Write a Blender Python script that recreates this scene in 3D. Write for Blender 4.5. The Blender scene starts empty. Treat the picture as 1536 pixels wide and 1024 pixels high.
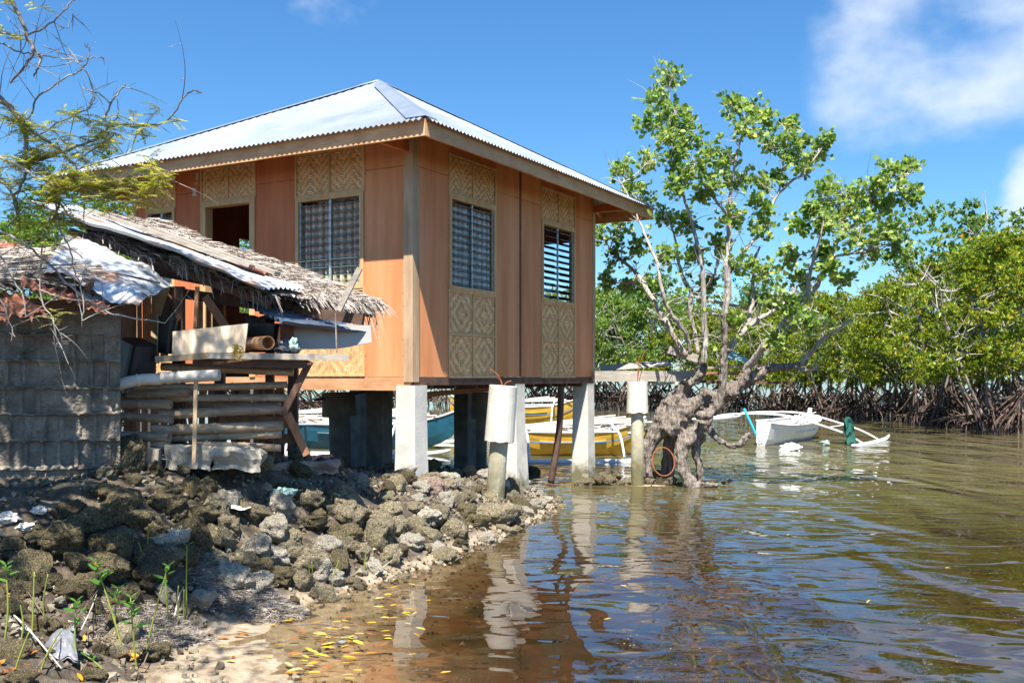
import bpy, math, random
import numpy as np
from mathutils import Vector, Matrix, noise
random.seed(7); np.random.seed(7)
sc = bpy.context.scene
COL = sc.collection
F = 1493.0; CX = 768.0; HY = 565.0; EYE = 1.69
R = random.random
def U(a, b): return a + (b - a) * random.random()
def at(px, py, Y): return Vector(((px - CX) / F * Y, Y, EYE - (py - HY) / F * Y))

# ------------------------------------------------------------------ materials
def lerp(a, b, t): return a + (b - a) * t
def M(name, c1, c2, scale=4.0, stretch=(1, 1, 1), rough=.8, bump=.3, bscale=30.0, metal=0.0, c3=None,
      detail=6.0, tint=0.0, rnd=0.0, lo=.35, hi=.65, spec=.4, bdist=.01, rust=None, trans=0.0):
    m = bpy.data.materials.new(name); m.use_nodes = True
    nt = m.node_tree; N = nt.nodes; L = nt.links
    b = N['Principled BSDF']; out = N['Material Output']
    tc = N.new('ShaderNodeTexCoord'); mp = N.new('ShaderNodeMapping'); mp.inputs['Scale'].default_value = stretch
    L.new(tc.outputs['Object'], mp.inputs['Vector'])
    n = N.new('ShaderNodeTexNoise'); n.inputs['Scale'].default_value = scale; n.inputs['Detail'].default_value = detail
    n.inputs['Roughness'].default_value = .62
    L.new(mp.outputs[0], n.inputs['Vector'])
    r = N.new('ShaderNodeValToRGB'); e = r.color_ramp.elements
    e[0].position = lo; e[0].color = (*c1, 1); e[1].position = hi; e[1].color = (*c2, 1)
    if c3:
        k = e.new(min(1.0, hi + (hi - lo) * .45)); k.color = (*c3, 1)
    L.new(n.outputs['Fac'], r.inputs['Fac'])
    col = r.outputs['Color']
    if rust:
        n3 = N.new('ShaderNodeTexNoise'); n3.inputs['Scale'].default_value = rust[1]; n3.inputs['Detail'].default_value = 8
        L.new(mp.outputs[0], n3.inputs['Vector'])
        r3 = N.new('ShaderNodeValToRGB'); r3.color_ramp.elements[0].position = rust[2]; r3.color_ramp.elements[1].position = rust[3]
        L.new(n3.outputs['Fac'], r3.inputs['Fac'])
        mx = N.new('ShaderNodeMix'); mx.data_type = 'RGBA'
        L.new(r3.outputs['Color'], mx.inputs[0]); L.new(col, mx.inputs[6]); mx.inputs[7].default_value = (*rust[0], 1)
        col = mx.outputs[2]
    def mul(col, src, lo_, hi_):
        mr = N.new('ShaderNodeMapRange'); mr.inputs['To Min'].default_value = lo_; mr.inputs['To Max'].default_value = hi_
        L.new(src, mr.inputs['Value'])
        v = N.new('ShaderNodeVectorMath'); v.operation = 'SCALE'
        L.new(col, v.inputs[0]); L.new(mr.outputs[0], v.inputs['Scale'])
        return v.outputs[0]
    if tint:
        a = N.new('ShaderNodeAttribute'); a.attribute_name = 'tint'
        col = mul(col, a.outputs['Fac'], 1 - tint, 1 + tint)
    if rnd:
        oi = N.new('ShaderNodeObjectInfo')
        col = mul(col, oi.outputs['Random'], 1 - rnd, 1 + rnd)
    L.new(col, b.inputs['Base Color'])
    b.inputs['Roughness'].default_value = rough; b.inputs['Metallic'].default_value = metal
    b.inputs['Specular IOR Level'].default_value = spec
    if bump:
        n2 = N.new('ShaderNodeTexNoise'); n2.inputs['Scale'].default_value = bscale; n2.inputs['Detail'].default_value = 6
        L.new(mp.outputs[0], n2.inputs['Vector'])
        bp = N.new('ShaderNodeBump'); bp.inputs['Strength'].default_value = bump; bp.inputs['Distance'].default_value = bdist
        L.new(n2.outputs['Fac'], bp.inputs['Height']); L.new(bp.outputs[0], b.inputs['Normal'])
    return m

def leafmat(name, ramp, trans=.35, rough=.45):
    m = bpy.data.materials.new(name); m.use_nodes = True
    nt = m.node_tree; N = nt.nodes; L = nt.links
    b = N['Principled BSDF']; out = N['Material Output']
    a = N.new('ShaderNodeAttribute'); a.attribute_name = 'tint'
    r = N.new('ShaderNodeValToRGB'); r.color_ramp.interpolation = 'LINEAR'
    e = r.color_ramp.elements
    e[0].position = ramp[0][0]; e[0].color = (*ramp[0][1], 1)
    e[1].position = ramp[-1][0]; e[1].color = (*ramp[-1][1], 1)
    for p, c in ramp[1:-1]:
        k = e.new(p); k.color = (*c, 1)
    L.new(a.outputs['Fac'], r.inputs['Fac']); L.new(r.outputs['Color'], b.inputs['Base Color'])
    b.inputs['Roughness'].default_value = rough; b.inputs['Specular IOR Level'].default_value = .5
    t = N.new('ShaderNodeBsdfTranslucent'); L.new(r.outputs['Color'], t.inputs['Color'])
    mx = N.new('ShaderNodeMixShader'); mx.inputs['Fac'].default_value = trans
    L.new(b.outputs[0], mx.inputs[1]); L.new(t.outputs[0], mx.inputs[2]); L.new(mx.outputs[0], out.inputs['Surface'])
    return m

MT = {}
MT['ply'] = M('plywood', (.66, .235, .09), (.84, .36, .165), 1.5, (2.4, 2.4, .28), .62, .15, 60, tint=.12, c3=(.80, .41, .21), spec=.25)
MT['plyred'] = M('red plywood', (.54, .14, .05), (.70, .235, .095), 1.5, (2.4, 2.4, .28), .62, .15, 60, tint=.12, c3=(.68, .28, .13), spec=.25)
MT['fascia'] = M('fascia lumber', (.60, .30, .14), (.78, .46, .24), 2.5, (1, 1, 3), .7, .2, 50, tint=.15, c3=(.42, .21, .11))
MT['post'] = M('post lumber', (.40, .25, .14), (.60, .42, .27), 3, (3, 3, .5), .8, .3, 60, tint=.1, c3=(.26, .15, .09))
MT['beam'] = M('floor lumber', (.50, .24, .11), (.68, .37, .19), 2.5, (1, 1, 3), .7, .2, 50)
MT['trim'] = M('pale trim wood', (.60, .34, .14), (.76, .47, .23), 4, (3, 3, .6), .7, .15, 60, tint=.1)
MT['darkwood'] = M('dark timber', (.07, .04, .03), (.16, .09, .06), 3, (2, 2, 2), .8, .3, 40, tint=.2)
MT['straw'] = M('woven bamboo', (.76, .40, .16), (.92, .58, .29), 7, (1, 1, 1), .6, .1, 90, tint=.34)
MT['strawback'] = M('bamboo backing', (.14, .085, .035), (.2, .12, .05), 8)
MT['roof'] = M('galvanised iron', (.29, .335, .39), (.41, .46, .52), 1.2, (1, 1, 1), .46, .05, 20, metal=.55, tint=.34, spec=.5)
MT['roofcap'] = M('ridge cap iron', (.40, .46, .54), (.54, .60, .68), 1.5, (1, 1, 1), .38, .12, 5, metal=.7, spec=.6, bdist=.02)
MT['oldiron'] = M('weathered iron', (.42, .46, .50), (.62, .66, .69), 2.0, (1, 1, 1), .45, .2, 12, metal=.4, rust=((.34, .16, .08), 2.6, .50, .68), tint=.1)
MT['shadeiron'] = M('shade-toned iron', (.16, .20, .27), (.30, .36, .44), 2.0, (1, 1, 1), .38, .1, 12, metal=.6)  # iron coloured dark for thatch shade; the awning itself stands in sun
MT['rust'] = M('rusted iron', (.16, .055, .035), (.36, .15, .085), 5, (1, 1, 1), .85, .6, 30, c3=(.5, .27, .18), tint=.15)
MT['thatch'] = M('dry palm thatch', (.27, .225, .19), (.50, .445, .395), 7, (1, 1, 1), .9, .2, 60, tint=.48)
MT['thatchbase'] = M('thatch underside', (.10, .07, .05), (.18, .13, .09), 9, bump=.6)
MT['concrete'] = M('pale concrete', (.56, .53, .47), (.70, .67, .61), 3, (1, 1, 1), .9, .28, 40, c3=(.46, .41, .34), tint=.05)
MT['concold'] = M('stained concrete', (.40, .36, .25), (.60, .57, .48), 4, (1, 1, .5), .9, .5, 40, c3=(.22, .23, .10))
MT['concshade'] = M('shade-toned concrete', (.11, .10, .09), (.19, .18, .165), 4, (1, 1, 1), .9, .5, 40)  # concrete darkened in its colour to carry the shade under the house
MT['block'] = M('hollow block', (.17, .142, .112), (.34, .30, .245), 8, (1, 1, 1), .95, 1.0, 45, c3=(.50, .43, .34), bdist=.02)
MT['ledge'] = M('broken slab', (.27, .24, .19), (.46, .42, .35), 6, (1, 1, 1), .95, .9, 26, c3=(.2, .16, .11))
MT['slab'] = M('brown slab', (.30, .215, .165), (.42, .32, .26), 6, (1, 1, 1), .95, .7, 30)
MT['bamboo'] = M('grey bamboo', (.25, .18, .12), (.46, .36, .26), 5, (1, 6, 6), .55, .25, 40, tint=.15, rnd=.18)
MT['bamboopale'] = M('bleached bamboo', (.56, .51, .45), (.72, .67, .60), 5, (1, 6, 6), .5, .2, 40, tint=.15)
MT['greyplank'] = M('weathered plank', (.30, .26, .22), (.47, .42, .36), 5, (1, 4, 4), .85, .5, 50, tint=.1)
MT['plank'] = M('tan plank', (.46, .31, .18), (.62, .45, .28), 5, (4, 4, 1), .8, .3, 50, tint=.2)
MT['redplank'] = M('reddish plank', (.30, .14, .075), (.44, .22, .12), 5, (4, 4, 1), .8, .3, 50, tint=.3)
MT['plyboard'] = M('bare plywood board', (.62, .48, .34), (.74, .60, .45), 3, (6, 6, 1), .75, .15, 50)
MT['whiteboard'] = M('whitewashed board', (.46, .44, .42), (.60, .58, .55), 3, bump=.1)
MT['pvc'] = M('orange pvc', (.62, .30, .12), (.70, .36, .16), 3, rough=.4, bump=.03)
MT['blackplastic'] = M('black plastic', (.012, .013, .015), (.022, .023, .026), 3, rough=.32, bump=.05, bscale=8)
MT['yellowrope'] = M('yellow rope', (.65, .40, .03), (.8, .52, .06), 20)
MT['bluerope'] = M('blue rope', (.01, .32, .50), (.02, .42, .62), 20)
MT['cloth'] = M('grey cloth', (.10, .10, .12), (.2, .2, .22), 10)
MT['carton'] = M('red carton', (.20, .07, .05), (.30, .12, .08), 10)
MT['bark'] = M('pale grey bark', (.13, .10, .08), (.36, .31, .27), 5, (4, 4, .8), .95, 1.0, 14, c3=(.56, .51, .46), bdist=.05)
MT['twig'] = M('grey twig bark', (.34, .31, .27), (.54, .50, .46), 8, (1, 1, 1), .9, .3, 30)
MT['darktwig'] = M('brown twig bark', (.12, .085, .07), (.24, .19, .16), 8, (1, 1, 1), .9, .3, 30)
MT['mtrunk'] = M('mangrove bark', (.14, .115, .095), (.34, .30, .27), 3, (1, 1, 1), .9, .4, 20)
MT['proproot'] = M('prop root bark', (.05, .032, .025), (.15, .10, .08), 4, (1, 1, 1), .9, .4, 20, tint=.35)
MT['rock'] = M('coral rock', (.19, .155, .09), (.46, .39, .26), 9, (1, 1, 1), .95, 1.0, 26, c3=(.74, .67, .52), rnd=.3, bdist=.05, lo=.33, hi=.62)
MT['rockpale'] = M('pale coral rock', (.40, .36, .28), (.66, .60, .50), 9, (1, 1, 1), .95, 1.0, 26, rnd=.15, bdist=.04)
MT['rockpink'] = M('pinkish coral rock', (.34, .22, .16), (.52, .40, .33), 9, (1, 1, 1), .95, 1.0, 26, bdist=.04)
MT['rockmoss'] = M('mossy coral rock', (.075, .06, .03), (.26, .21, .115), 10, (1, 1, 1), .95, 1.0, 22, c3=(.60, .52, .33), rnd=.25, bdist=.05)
MT['weed'] = M('dried seagrass', (.20, .165, .135), (.42, .37, .32), 12, tint=.5)
MT['whitehull'] = M('white boat paint', (.62, .62, .60), (.76, .76, .75), 3, (1, 1, 1), .45, .1, 20, c3=(.5, .48, .43))
MT['yellowhull'] = M('yellow boat paint', (.50, .29, .03), (.64, .38, .05), 3, (1, 1, 1), .45, .1, 20)
MT['tealhull'] = M('teal boat paint', (.01, .085, .14), (.015, .12, .19), 3, (1, 1, 1), .45, .1, 20)
MT['whitepaint'] = M('white pole paint', (.70, .70, .69), (.82, .82, .81), 5, (1, 1, 1), .5, .1, 20)
MT['bluepaint'] = M('blue stripe paint', (.04, .18, .45), (.05, .22, .5), 3, bump=0)
MT['net'] = M('green netting', (.008, .07, .055), (.015, .12, .09), 40, bump=.6)
MT['bag'] = M('grey plastic bag', (.14, .145, .17), (.24, .25, .28), 8, rough=.45, bump=.5, bscale=14)
MT['whitebag'] = M('white plastic bag', (.6, .62, .62), (.78, .8, .8), 8, rough=.5, bump=.5, bscale=14)
MT['tealbag'] = M('teal plastic bag', (.2, .36, .34), (.4, .55, .52), 8, rough=.5, bump=.5, bscale=14)
MT['alu'] = M('louvre channel', (.45, .5, .53), (.55, .6, .63), 3, metal=.4, rough=.4, bump=0)
MT['curtain'] = M('brown lace curtain', (.70, .48, .39), (.88, .72, .62), 26, (1, 1, 1), .9, 0, detail=3, lo=.42, hi=.56, tint=.2)
MT['curtaingrey'] = M('white lace curtain', (.68, .63, .60), (.90, .88, .87), 26, (1, 1, 1), .9, 0, detail=3, lo=.42, hi=.56, tint=.2)
MT['paper'] = M('white paper', (.6, .55, .5), (.7, .66, .6), 20, bump=0, c3=(.4, .2, .18))
MT['redpaper'] = M('red paper', (.4, .05, .05), (.5, .1, .08), 20, bump=0)
MT['shell'] = M('white shell', (.6, .56, .5), (.75, .72, .68), 12, bump=.4)
MT['rusthoop'] = M('rusty hoop', (.22, .06, .02), (.34, .11, .04), 20)
MT['bigleaf'] = leafmat('round leaf', [(0, (.06, .14, .02)), (.25, (.16, .30, .04)), (.6, (.34, .48, .09)), (.93, (.55, .64, .18)), (1, (.66, .58, .08))], .48)
MT['mleaf'] = leafmat('mangrove leaf', [(0, (.05, .11, .008)), (.35, (.15, .24, .016)), (.7, (.30, .38, .025)), (.92, (.50, .50, .04)), (1, (.72, .44, .02))], .4)
MT['mleafb'] = leafmat('green mangrove leaf', [(0, (.04, .11, .02)), (.4, (.13, .25, .035)), (.85, (.27, .40, .06)), (1, (.5, .5, .08))], .4)
MT['thornleaf'] = leafmat('feathery leaf', [(0, (.28, .34, .03)), (.4, (.50, .54, .06)), (.8, (.70, .66, .12)), (1, (.75, .66, .2))], .5)
MT['seedleaf'] = leafmat('seedling leaf', [(0, (.05, .15, .02)), (.8, (.13, .32, .05)), (.9, (.55, .4, .02)), (1, (.6, .3, .02))], .35, .3)
MT['fallleaf'] = leafmat('fallen leaf', [(0, (.35, .10, .03)), (.25, (.62, .22, .02)), (.5, (.72, .42, .02)), (.8, (.75, .55, .10)), (1, (.55, .45, .22))], .1, .35)
MT['stemgreen'] = M('seedling stem', (.16, .22, .03), (.30, .34, .06), 10, bump=0)
MT['stembrown'] = M('seedling base', (.10, .07, .05), (.2, .14, .09), 10, bump=.2)

def glassmat():
    m = bpy.data.materials.new('louvre glass'); m.use_nodes = True
    nt = m.node_tree; N = nt.nodes; L = nt.links; N.remove(N['Principled BSDF'])
    g = N.new('ShaderNodeBsdfGlossy'); g.inputs['Roughness'].default_value = .05; g.inputs['Color'].default_value = (.55, .58, .52, 1)
    t = N.new('ShaderNodeBsdfTransparent'); t.inputs['Color'].default_value = (.90, .96, .94, 1)
    f = N.new('ShaderNodeFresnel'); f.inputs['IOR'].default_value = 1.5
    mx = N.new('ShaderNodeMixShader'); L.new(f.outputs[0], mx.inputs[0]); L.new(t.outputs[0], mx.inputs[1]); L.new(g.outputs[0], mx.inputs[2])
    L.new(mx.outputs[0], N['Material Output'].inputs['Surface']); return m
MT['glass'] = glassmat()
MT['glassedge'] = M('glass edge', (.10, .22, .20), (.16, .30, .27), 10, rough=.2, bump=0)

# ------------------------------------------------------------------ mesh builder
WM = {}
class MB:
    def __init__(s): s.v = []; s.f = []; s.t = []
    def vert(s, p): s.v.append(tuple(p)); return len(s.v) - 1
    def quad(s, a, b, c, d, t=.5):
        i = len(s.v); s.v += [tuple(a), tuple(b), tuple(c), tuple(d)]; s.f.append((i, i+1, i+2, i+3)); s.t.append(t)
    def poly(s, pts, t=.5):
        i = len(s.v); s.v += [tuple(p) for p in pts]; s.f.append(tuple(range(i, i + len(pts)))); s.t.append(t)
    def box(s, lo, hi, t=.5):
        (a, b, c), (d, e, f) = lo, hi
        P = [(a,b,c),(d,b,c),(d,e,c),(a,e,c),(a,b,f),(d,b,f),(d,e,f),(a,e,f)]
        s.hexa(P, t)
    def hexa(s, P, t=.5):
        i = len(s.v); s.v += [tuple(p) for p in P]
        for q in ((0,3,2,1),(4,5,6,7),(0,1,5,4),(1,2,6,5),(2,3,7,6),(3,0,4,7)):
            s.f.append(tuple(i + k for k in q)); s.t.append(t)
    def plank(s, p0, p1, w, h, up=(0, 0, 1), t=.5):
        p0 = Vector(p0); p1 = Vector(p1); d = (p1 - p0).normalized(); up = Vector(up)
        sd = d.cross(up).normalized(); u = sd.cross(d).normalized()
        a = sd * w / 2; b = u * h / 2
        s.hexa([p0-a-b, p1-a-b, p1+a-b, p0+a-b, p0-a+b, p1-a+b, p1+a+b, p0+a+b], t)
    def tube(s, pts, rad, n=7, cap=True, t=.5, wob=0.0):
        pts = [Vector(p) for p in pts]
        if not hasattr(rad, '__len__'): rad = [rad] * len(pts)
        rings = []; ref = None
        for k, p in enumerate(pts):
            d = (pts[min(k+1, len(pts)-1)] - pts[max(k-1, 0)])
            if d.length < 1e-9: d = Vector((0, 0, 1))
            d.normalize()
            if ref is None: ref = Vector((0, 0, 1)) if abs(d.z) < .9 else Vector((1, 0, 0))
            x = (ref - d * ref.dot(d))
            if x.length < 1e-4: x = d.orthogonal()
            x.normalize(); y = d.cross(x); ref = x
            ring = []
            for j in range(n):
                a = 2 * math.pi * j / n; rr = rad[k] * (1 + (U(-wob, wob) if wob else 0))
                ring.append(s.vert(p + x * math.cos(a) * rr + y * math.sin(a) * rr))
            rings.append(ring)
        for k in range(len(rings) - 1):
            for j in range(n):
                s.f.append((rings[k][j], rings[k][(j+1) % n], rings[k+1][(j+1) % n], rings[k+1][j])); s.t.append(t)
        if cap:
            s.f.append(tuple(rings[0][::-1])); s.t.append(t); s.f.append(tuple(rings[-1])); s.t.append(t)
        return rings
    def patch(s, a, b, c, d, nu, nv, fn=None, t=None):
        """bilinear a-b (u), d-c; fn(u,v,p,n)->p"""
        a, b, c, d = map(Vector, (a, b, c, d)); nn = (b - a).cross(d - a).normalized(); i0 = len(s.v)
        for j in range(nv + 1):
            v = j / nv
            for i in range(nu + 1):
                u = i / nu; p = (a * (1-u) + b * u) * (1-v) + (d * (1-u) + c * u) * v
                if fn: p = fn(u, v, p, nn)
                s.v.append(tuple(p))
        for j in range(nv):
            for i in range(nu):
                q = i0 + j * (nu + 1) + i
                s.f.append((q, q + 1, q + nu + 2, q + nu + 1)); s.t.append(.5 if t is None else t)
    def build(s, name, mat, parent=None, local=False, smooth=False, origin=None):
        V = np.array(s.v, dtype=np.float64).reshape(-1, 3)
        return mkmesh(name, V, s.f, s.t, mat, parent, local, smooth, origin)

def mkmesh(name, V, faces, tint, mat, parent=None, local=False, smooth=False, origin=None):
    if parent is not None: W = WM[parent]
    else:
        if origin is None: origin = ((V[:,0].min()+V[:,0].max())/2, (V[:,1].min()+V[:,1].max())/2, V[:,2].min())
        W = Matrix.Translation(Vector(origin))
    if not local:
        I = np.array(W.inverted()); V = V @ I[:3,:3].T + I[:3,3]
    me = bpy.data.meshes.new(name)
    if isinstance(faces, np.ndarray):
        k = faces.shape[1]; nf = len(faces)
        me.vertices.add(len(V)); me.vertices.foreach_set('co', V.astype(np.float32).ravel())
        me.loops.add(nf * k); me.loops.foreach_set('vertex_index', faces.astype(np.int32).ravel())
        me.polygons.add(nf); me.polygons.foreach_set('loop_start', np.arange(0, nf * k, k, dtype=np.int32))
        me.update(calc_edges=True)
    else:
        me.from_pydata(V.tolist(), [], faces); me.update()
    if tint is not None and len(tint) == len(me.polygons):
        at_ = me.attributes.new('tint', 'FLOAT', 'FACE'); at_.data.foreach_set('value', np.asarray(tint, dtype=np.float32))
    if smooth: me.polygons.foreach_set('use_smooth', [True] * len(me.polygons))
    if isinstance(mat, str): mat = MT[mat]
    me.materials.append(mat)
    o = bpy.data.objects.new(name, me); COL.objects.link(o)
    if parent is not None: o.parent = parent; WM[o] = W
    else: o.matrix_world = W; WM[o] = W
    return o

def empty(name, loc, rz=0.0):
    o = bpy.data.objects.new(name, None); COL.objects.link(o); o.empty_display_size = .2
    o.location = loc; o.rotation_euler = (0, 0, rz)
    WM[o] = Matrix.Translation(Vector(loc)) @ Matrix.Rotation(rz, 4, 'Z')
    return o
def tag(o, label, cat, group=None, kind=None):
    if label: o['label'] = label
    if cat: o['category'] = cat
    if group: o['group'] = group
    if kind: o['kind'] = kind
    return o
def dup(o, parent=None):
    c = o.copy(); COL.objects.link(c)
    if parent is not None: c.parent = parent
    for ch in [x for x in o.children]: dup(ch, c)
    return c
def bez(pts, n=6):
    """catmull-rom through pts [(vec, r)...]"""
    P = [Vector(p[0]) for p in pts]; Rr = [p[1] for p in pts]; out = []; rr = []
    for i in range(len(P) - 1):
        p0 = P[max(i-1, 0)]; p1 = P[i]; p2 = P[i+1]; p3 = P[min(i+2, len(P)-1)]
        for k in range(n):
            t = k / n
            out.append(.5 * ((2*p1) + (p2-p0)*t + (2*p0-5*p1+4*p2-p3)*t*t + (3*p1-p0-3*p2+p3)*t**3)); rr.append(lerp(Rr[i], Rr[i+1], t))
    out.append(P[-1]); rr.append(Rr[-1]); return out, rr

def leaves(P, D, Nn, Ln, Wd, tint, fold=.25, six=False):
    """arrays -> verts, faces (quads or hexagons)"""
    P = np.asarray(P, float); D = np.asarray(D, float); Nn = np.asarray(Nn, float)
    D /= np.linalg.norm(D, axis=1, keepdims=True) + 1e-9
    S = np.cross(D, Nn); S /= np.linalg.norm(S, axis=1, keepdims=True) + 1e-9
    Up = np.cross(S, D)
    Ln = np.asarray(Ln)[:, None]; Wd = np.asarray(Wd)[:, None]; n = len(P)
    if not six:
        V = np.stack([P, P + D*Ln*.5 + S*Wd*.5 + Up*Wd*fold, P + D*Ln, P + D*Ln*.5 - S*Wd*.5 + Up*Wd*fold], 1).reshape(-1, 3)
        return V, np.arange(n*4).reshape(n, 4), np.asarray(tint)
    V = np.stack([P, P + D*Ln*.3 + S*Wd*.44 + Up*Wd*fold, P + D*Ln*.72 + S*Wd*.42 + Up*Wd*fold, P + D*Ln,
                  P + D*Ln*.72 - S*Wd*.42 + Up*Wd*fold, P + D*Ln*.3 - S*Wd*.44 + Up*Wd*fold], 1).reshape(-1, 3)
    b = np.arange(n)[:, None] * 6
    Fq = np.concatenate([b + np.array([[0, 1, 2, 3]]), b + np.array([[0, 3, 4, 5]])], 1).reshape(-1, 4)
    return V, Fq, np.repeat(np.asarray(tint), 2)
def rdir(n):
    a = np.random.normal(size=(n, 3)); return a / np.linalg.norm(a, axis=1, keepdims=True)

def pitted(m, scale=16.0, strength=.9, dist=.03):
    """coral pits: voronoi cells added to the bump of a rock material"""
    nt = m.node_tree; N = nt.nodes; L = nt.links; b = N['Principled BSDF']
    tc = N.new('ShaderNodeTexCoord'); v = N.new('ShaderNodeTexVoronoi'); v.inputs['Scale'].default_value = scale; L.new(tc.outputs['Object'], v.inputs['Vector'])
    r = N.new('ShaderNodeMapRange'); r.inputs['From Max'].default_value = .45; L.new(v.outputs['Distance'], r.inputs['Value'])
    bp = N.new('ShaderNodeBump'); bp.inputs['Strength'].default_value = strength; bp.inputs['Distance'].default_value = dist
    L.new(r.outputs[0], bp.inputs['Height']); old = b.inputs['Normal'].links[0].from_socket; L.new(old, bp.inputs['Normal']); L.new(bp.outputs[0], b.inputs['Normal'])
for k_ in ('rock', 'rockmoss', 'rockpale', 'rockpink'): pitted(MT[k_], 7.0, .8, .06)
for k_ in ('concrete', 'concold', 'concshade', 'ledge'): pitted(MT[k_], 22.0, .10, .005)

def waterline(m, z0=.12, z1=.42, col=(.13, .12, .05)):
    """algae and tide stain on the lowest part of posts standing in the sea"""
    nt = m.node_tree; N = nt.nodes; L = nt.links; b = N['Principled BSDF']
    g = N.new('ShaderNodeNewGeometry'); sp = N.new('ShaderNodeSeparateXYZ'); L.new(g.outputs['Position'], sp.inputs[0])
    n = N.new('ShaderNodeTexNoise'); n.inputs['Scale'].default_value = 9; n.inputs['Detail'].default_value = 6; L.new(g.outputs['Position'], n.inputs['Vector'])
    a = N.new('ShaderNodeMath'); a.operation = 'MULTIPLY_ADD'; a.inputs[1].default_value = -.7; L.new(n.outputs['Fac'], a.inputs[0]); L.new(sp.outputs['Z'], a.inputs[2])
    r = N.new('ShaderNodeMapRange'); r.inputs['From Min'].default_value = z1-.35; r.inputs['From Max'].default_value = z0-.35; r.inputs['To Max'].default_value = .92; L.new(a.outputs[0], r.inputs['Value'])
    mx = N.new('ShaderNodeMix'); mx.data_type = 'RGBA'; old = b.inputs['Base Color'].links[0].from_socket
    L.new(r.outputs[0], mx.inputs[0]); L.new(old, mx.inputs[6]); mx.inputs[7].default_value = (*col, 1); L.new(mx.outputs[2], b.inputs['Base Color'])
waterline(MT['concrete']); waterline(MT['concold'], .2, .7)
MT['limbbark'] = M('pale limb bark', (.24, .20, .17), (.52, .47, .42), 6, (1.5, 1.5, .6), .9, .9, 26, c3=(.66, .61, .56), bdist=.02)
# ------------------------------------------------------------------ camera, light, sky
cam = bpy.data.cameras.new('camera'); co = bpy.data.objects.new('camera', cam); COL.objects.link(co); sc.camera = co
co.location = (0, 0, EYE); co.rotation_euler = (math.pi/2, 0, 0)
cam.sensor_width = 36; cam.lens = 36 * F / 1536; cam.shift_y = 53 / 1536; cam.clip_start = .05; cam.clip_end = 8000
SD = Vector((.078, 1.107, -2.1)).normalized()
sun = bpy.data.lights.new('sun', 'SUN'); so = bpy.data.objects.new('sun', sun); COL.objects.link(so)
sun.energy = 5.0; sun.angle = math.radians(.5); sun.color = (1, .94, .83); so.location = (0, -5, 30)
so.rotation_mode = 'QUATERNION'; so.rotation_quaternion = SD.to_track_quat('-Z', 'Y')
w = bpy.data.worlds.new('World'); sc.world = w; w.use_nodes = True
nt = w.node_tree; N = nt.nodes; L = nt.links; bg = N['Background']
sky = N.new('ShaderNodeTexSky'); sky.sky_type = 'NISHITA'; sky.sun_disc = False
sky.sun_elevation = math.asin(-SD.z); sky.sun_rotation = math.pi + math.atan2(.078, 1.107)
sky.air_density = 1.0; sky.dust_density = .25; sky.ozone_density = 2.0; sky.altitude = 0
hs = N.new('ShaderNodeHueSaturation'); hs.inputs['Saturation'].default_value = 1.1
gm = N.new('ShaderNodeMix'); gm.data_type = 'RGBA'; gm.blend_type = 'MULTIPLY'; gm.inputs[0].default_value = 1; gm.inputs[7].default_value = (.77, 1.04, 1.26, 1)
L.new(sky.outputs[0], gm.inputs[6]); L.new(gm.outputs[2], hs.inputs['Color'])
tc = N.new('ShaderNodeTexCoord')
def cloud(dirv, inner, outer, scale, lo, hi, stretch=(1, 1, 1.6), off=(0, 0, 0)):
    d = Vector(dirv).normalized()
    dot = N.new('ShaderNodeVectorMath'); dot.operation = 'DISTANCE'; L.new(tc.outputs['Generated'], dot.inputs[0]); dot.inputs[1].default_value = d
    mr = N.new('ShaderNodeMapRange'); mr.interpolation_type = 'SMOOTHSTEP'
    mr.inputs['From Min'].default_value = outer; mr.inputs['From Max'].default_value = inner
    L.new(dot.outputs['Value'], mr.inputs['Value'])
    mp = N.new('ShaderNodeMapping'); mp.inputs['Scale'].default_value = stretch; mp.inputs['Location'].default_value = off
    L.new(tc.outputs['Generated'], mp.inputs['Vector'])
    n = N.new('ShaderNodeTexNoise'); n.inputs['Scale'].default_value = scale; n.inputs['Detail'].default_value = 9; n.inputs['Roughness'].default_value = .52
    L.new(mp.outputs[0], n.inputs['Vector'])
    r = N.new('ShaderNodeMapRange'); r.interpolation_type = 'SMOOTHSTEP'; r.inputs['From Min'].default_value = lo; r.inputs['From Max'].default_value = hi
    ad = N.new('ShaderNodeMath'); ad.operation = 'ADD'
    sb = N.new('ShaderNodeMath'); sb.operation = 'SUBTRACT'; sb.inputs[1].default_value = 1.0
    L.new(mr.outputs[0], sb.inputs[0]); hm = N.new('ShaderNodeMath'); hm.operation = 'MULTIPLY'; hm.inputs[1].default_value = .45
    L.new(sb.outputs[0], hm.inputs[0]); L.new(n.outputs['Fac'], ad.inputs[0]); L.new(hm.outputs[0], ad.inputs[1])
    L.new(ad.outputs[0], r.inputs['Value'])
    return r.outputs[0]
c1 = cloud((.49, 1, .385), .06, .27, 5.5, .32, .62, off=(1.3, .2, .4))
c2 = cloud((.56, 1, .165), .02, .13, 9.0, .30, .55)
c3 = cloud((-.17, 1, .37), .0, .10, 14.0, .42, .9)
mxx = N.new('ShaderNodeMath'); mxx.operation = 'MAXIMUM'; L.new(c1, mxx.inputs[0]); L.new(c2, mxx.inputs[1])
mx2 = N.new('ShaderNodeMath'); mx2.operation = 'MAXIMUM'; L.new(mxx.outputs[0], mx2.inputs[0]); L.new(c3, mx2.inputs[1])
ml = N.new('ShaderNodeMath'); ml.operation = 'MULTIPLY'; ml.inputs[1].default_value = .84; L.new(mx2.outputs[0], ml.inputs[0])
mx = N.new('ShaderNodeMix'); mx.data_type = 'RGBA'; L.new(ml.outputs[0], mx.inputs[0]); L.new(hs.outputs[0], mx.inputs[6])
mx.inputs[7].default_value = (6.6, 7.2, 8.0, 1)
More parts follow.
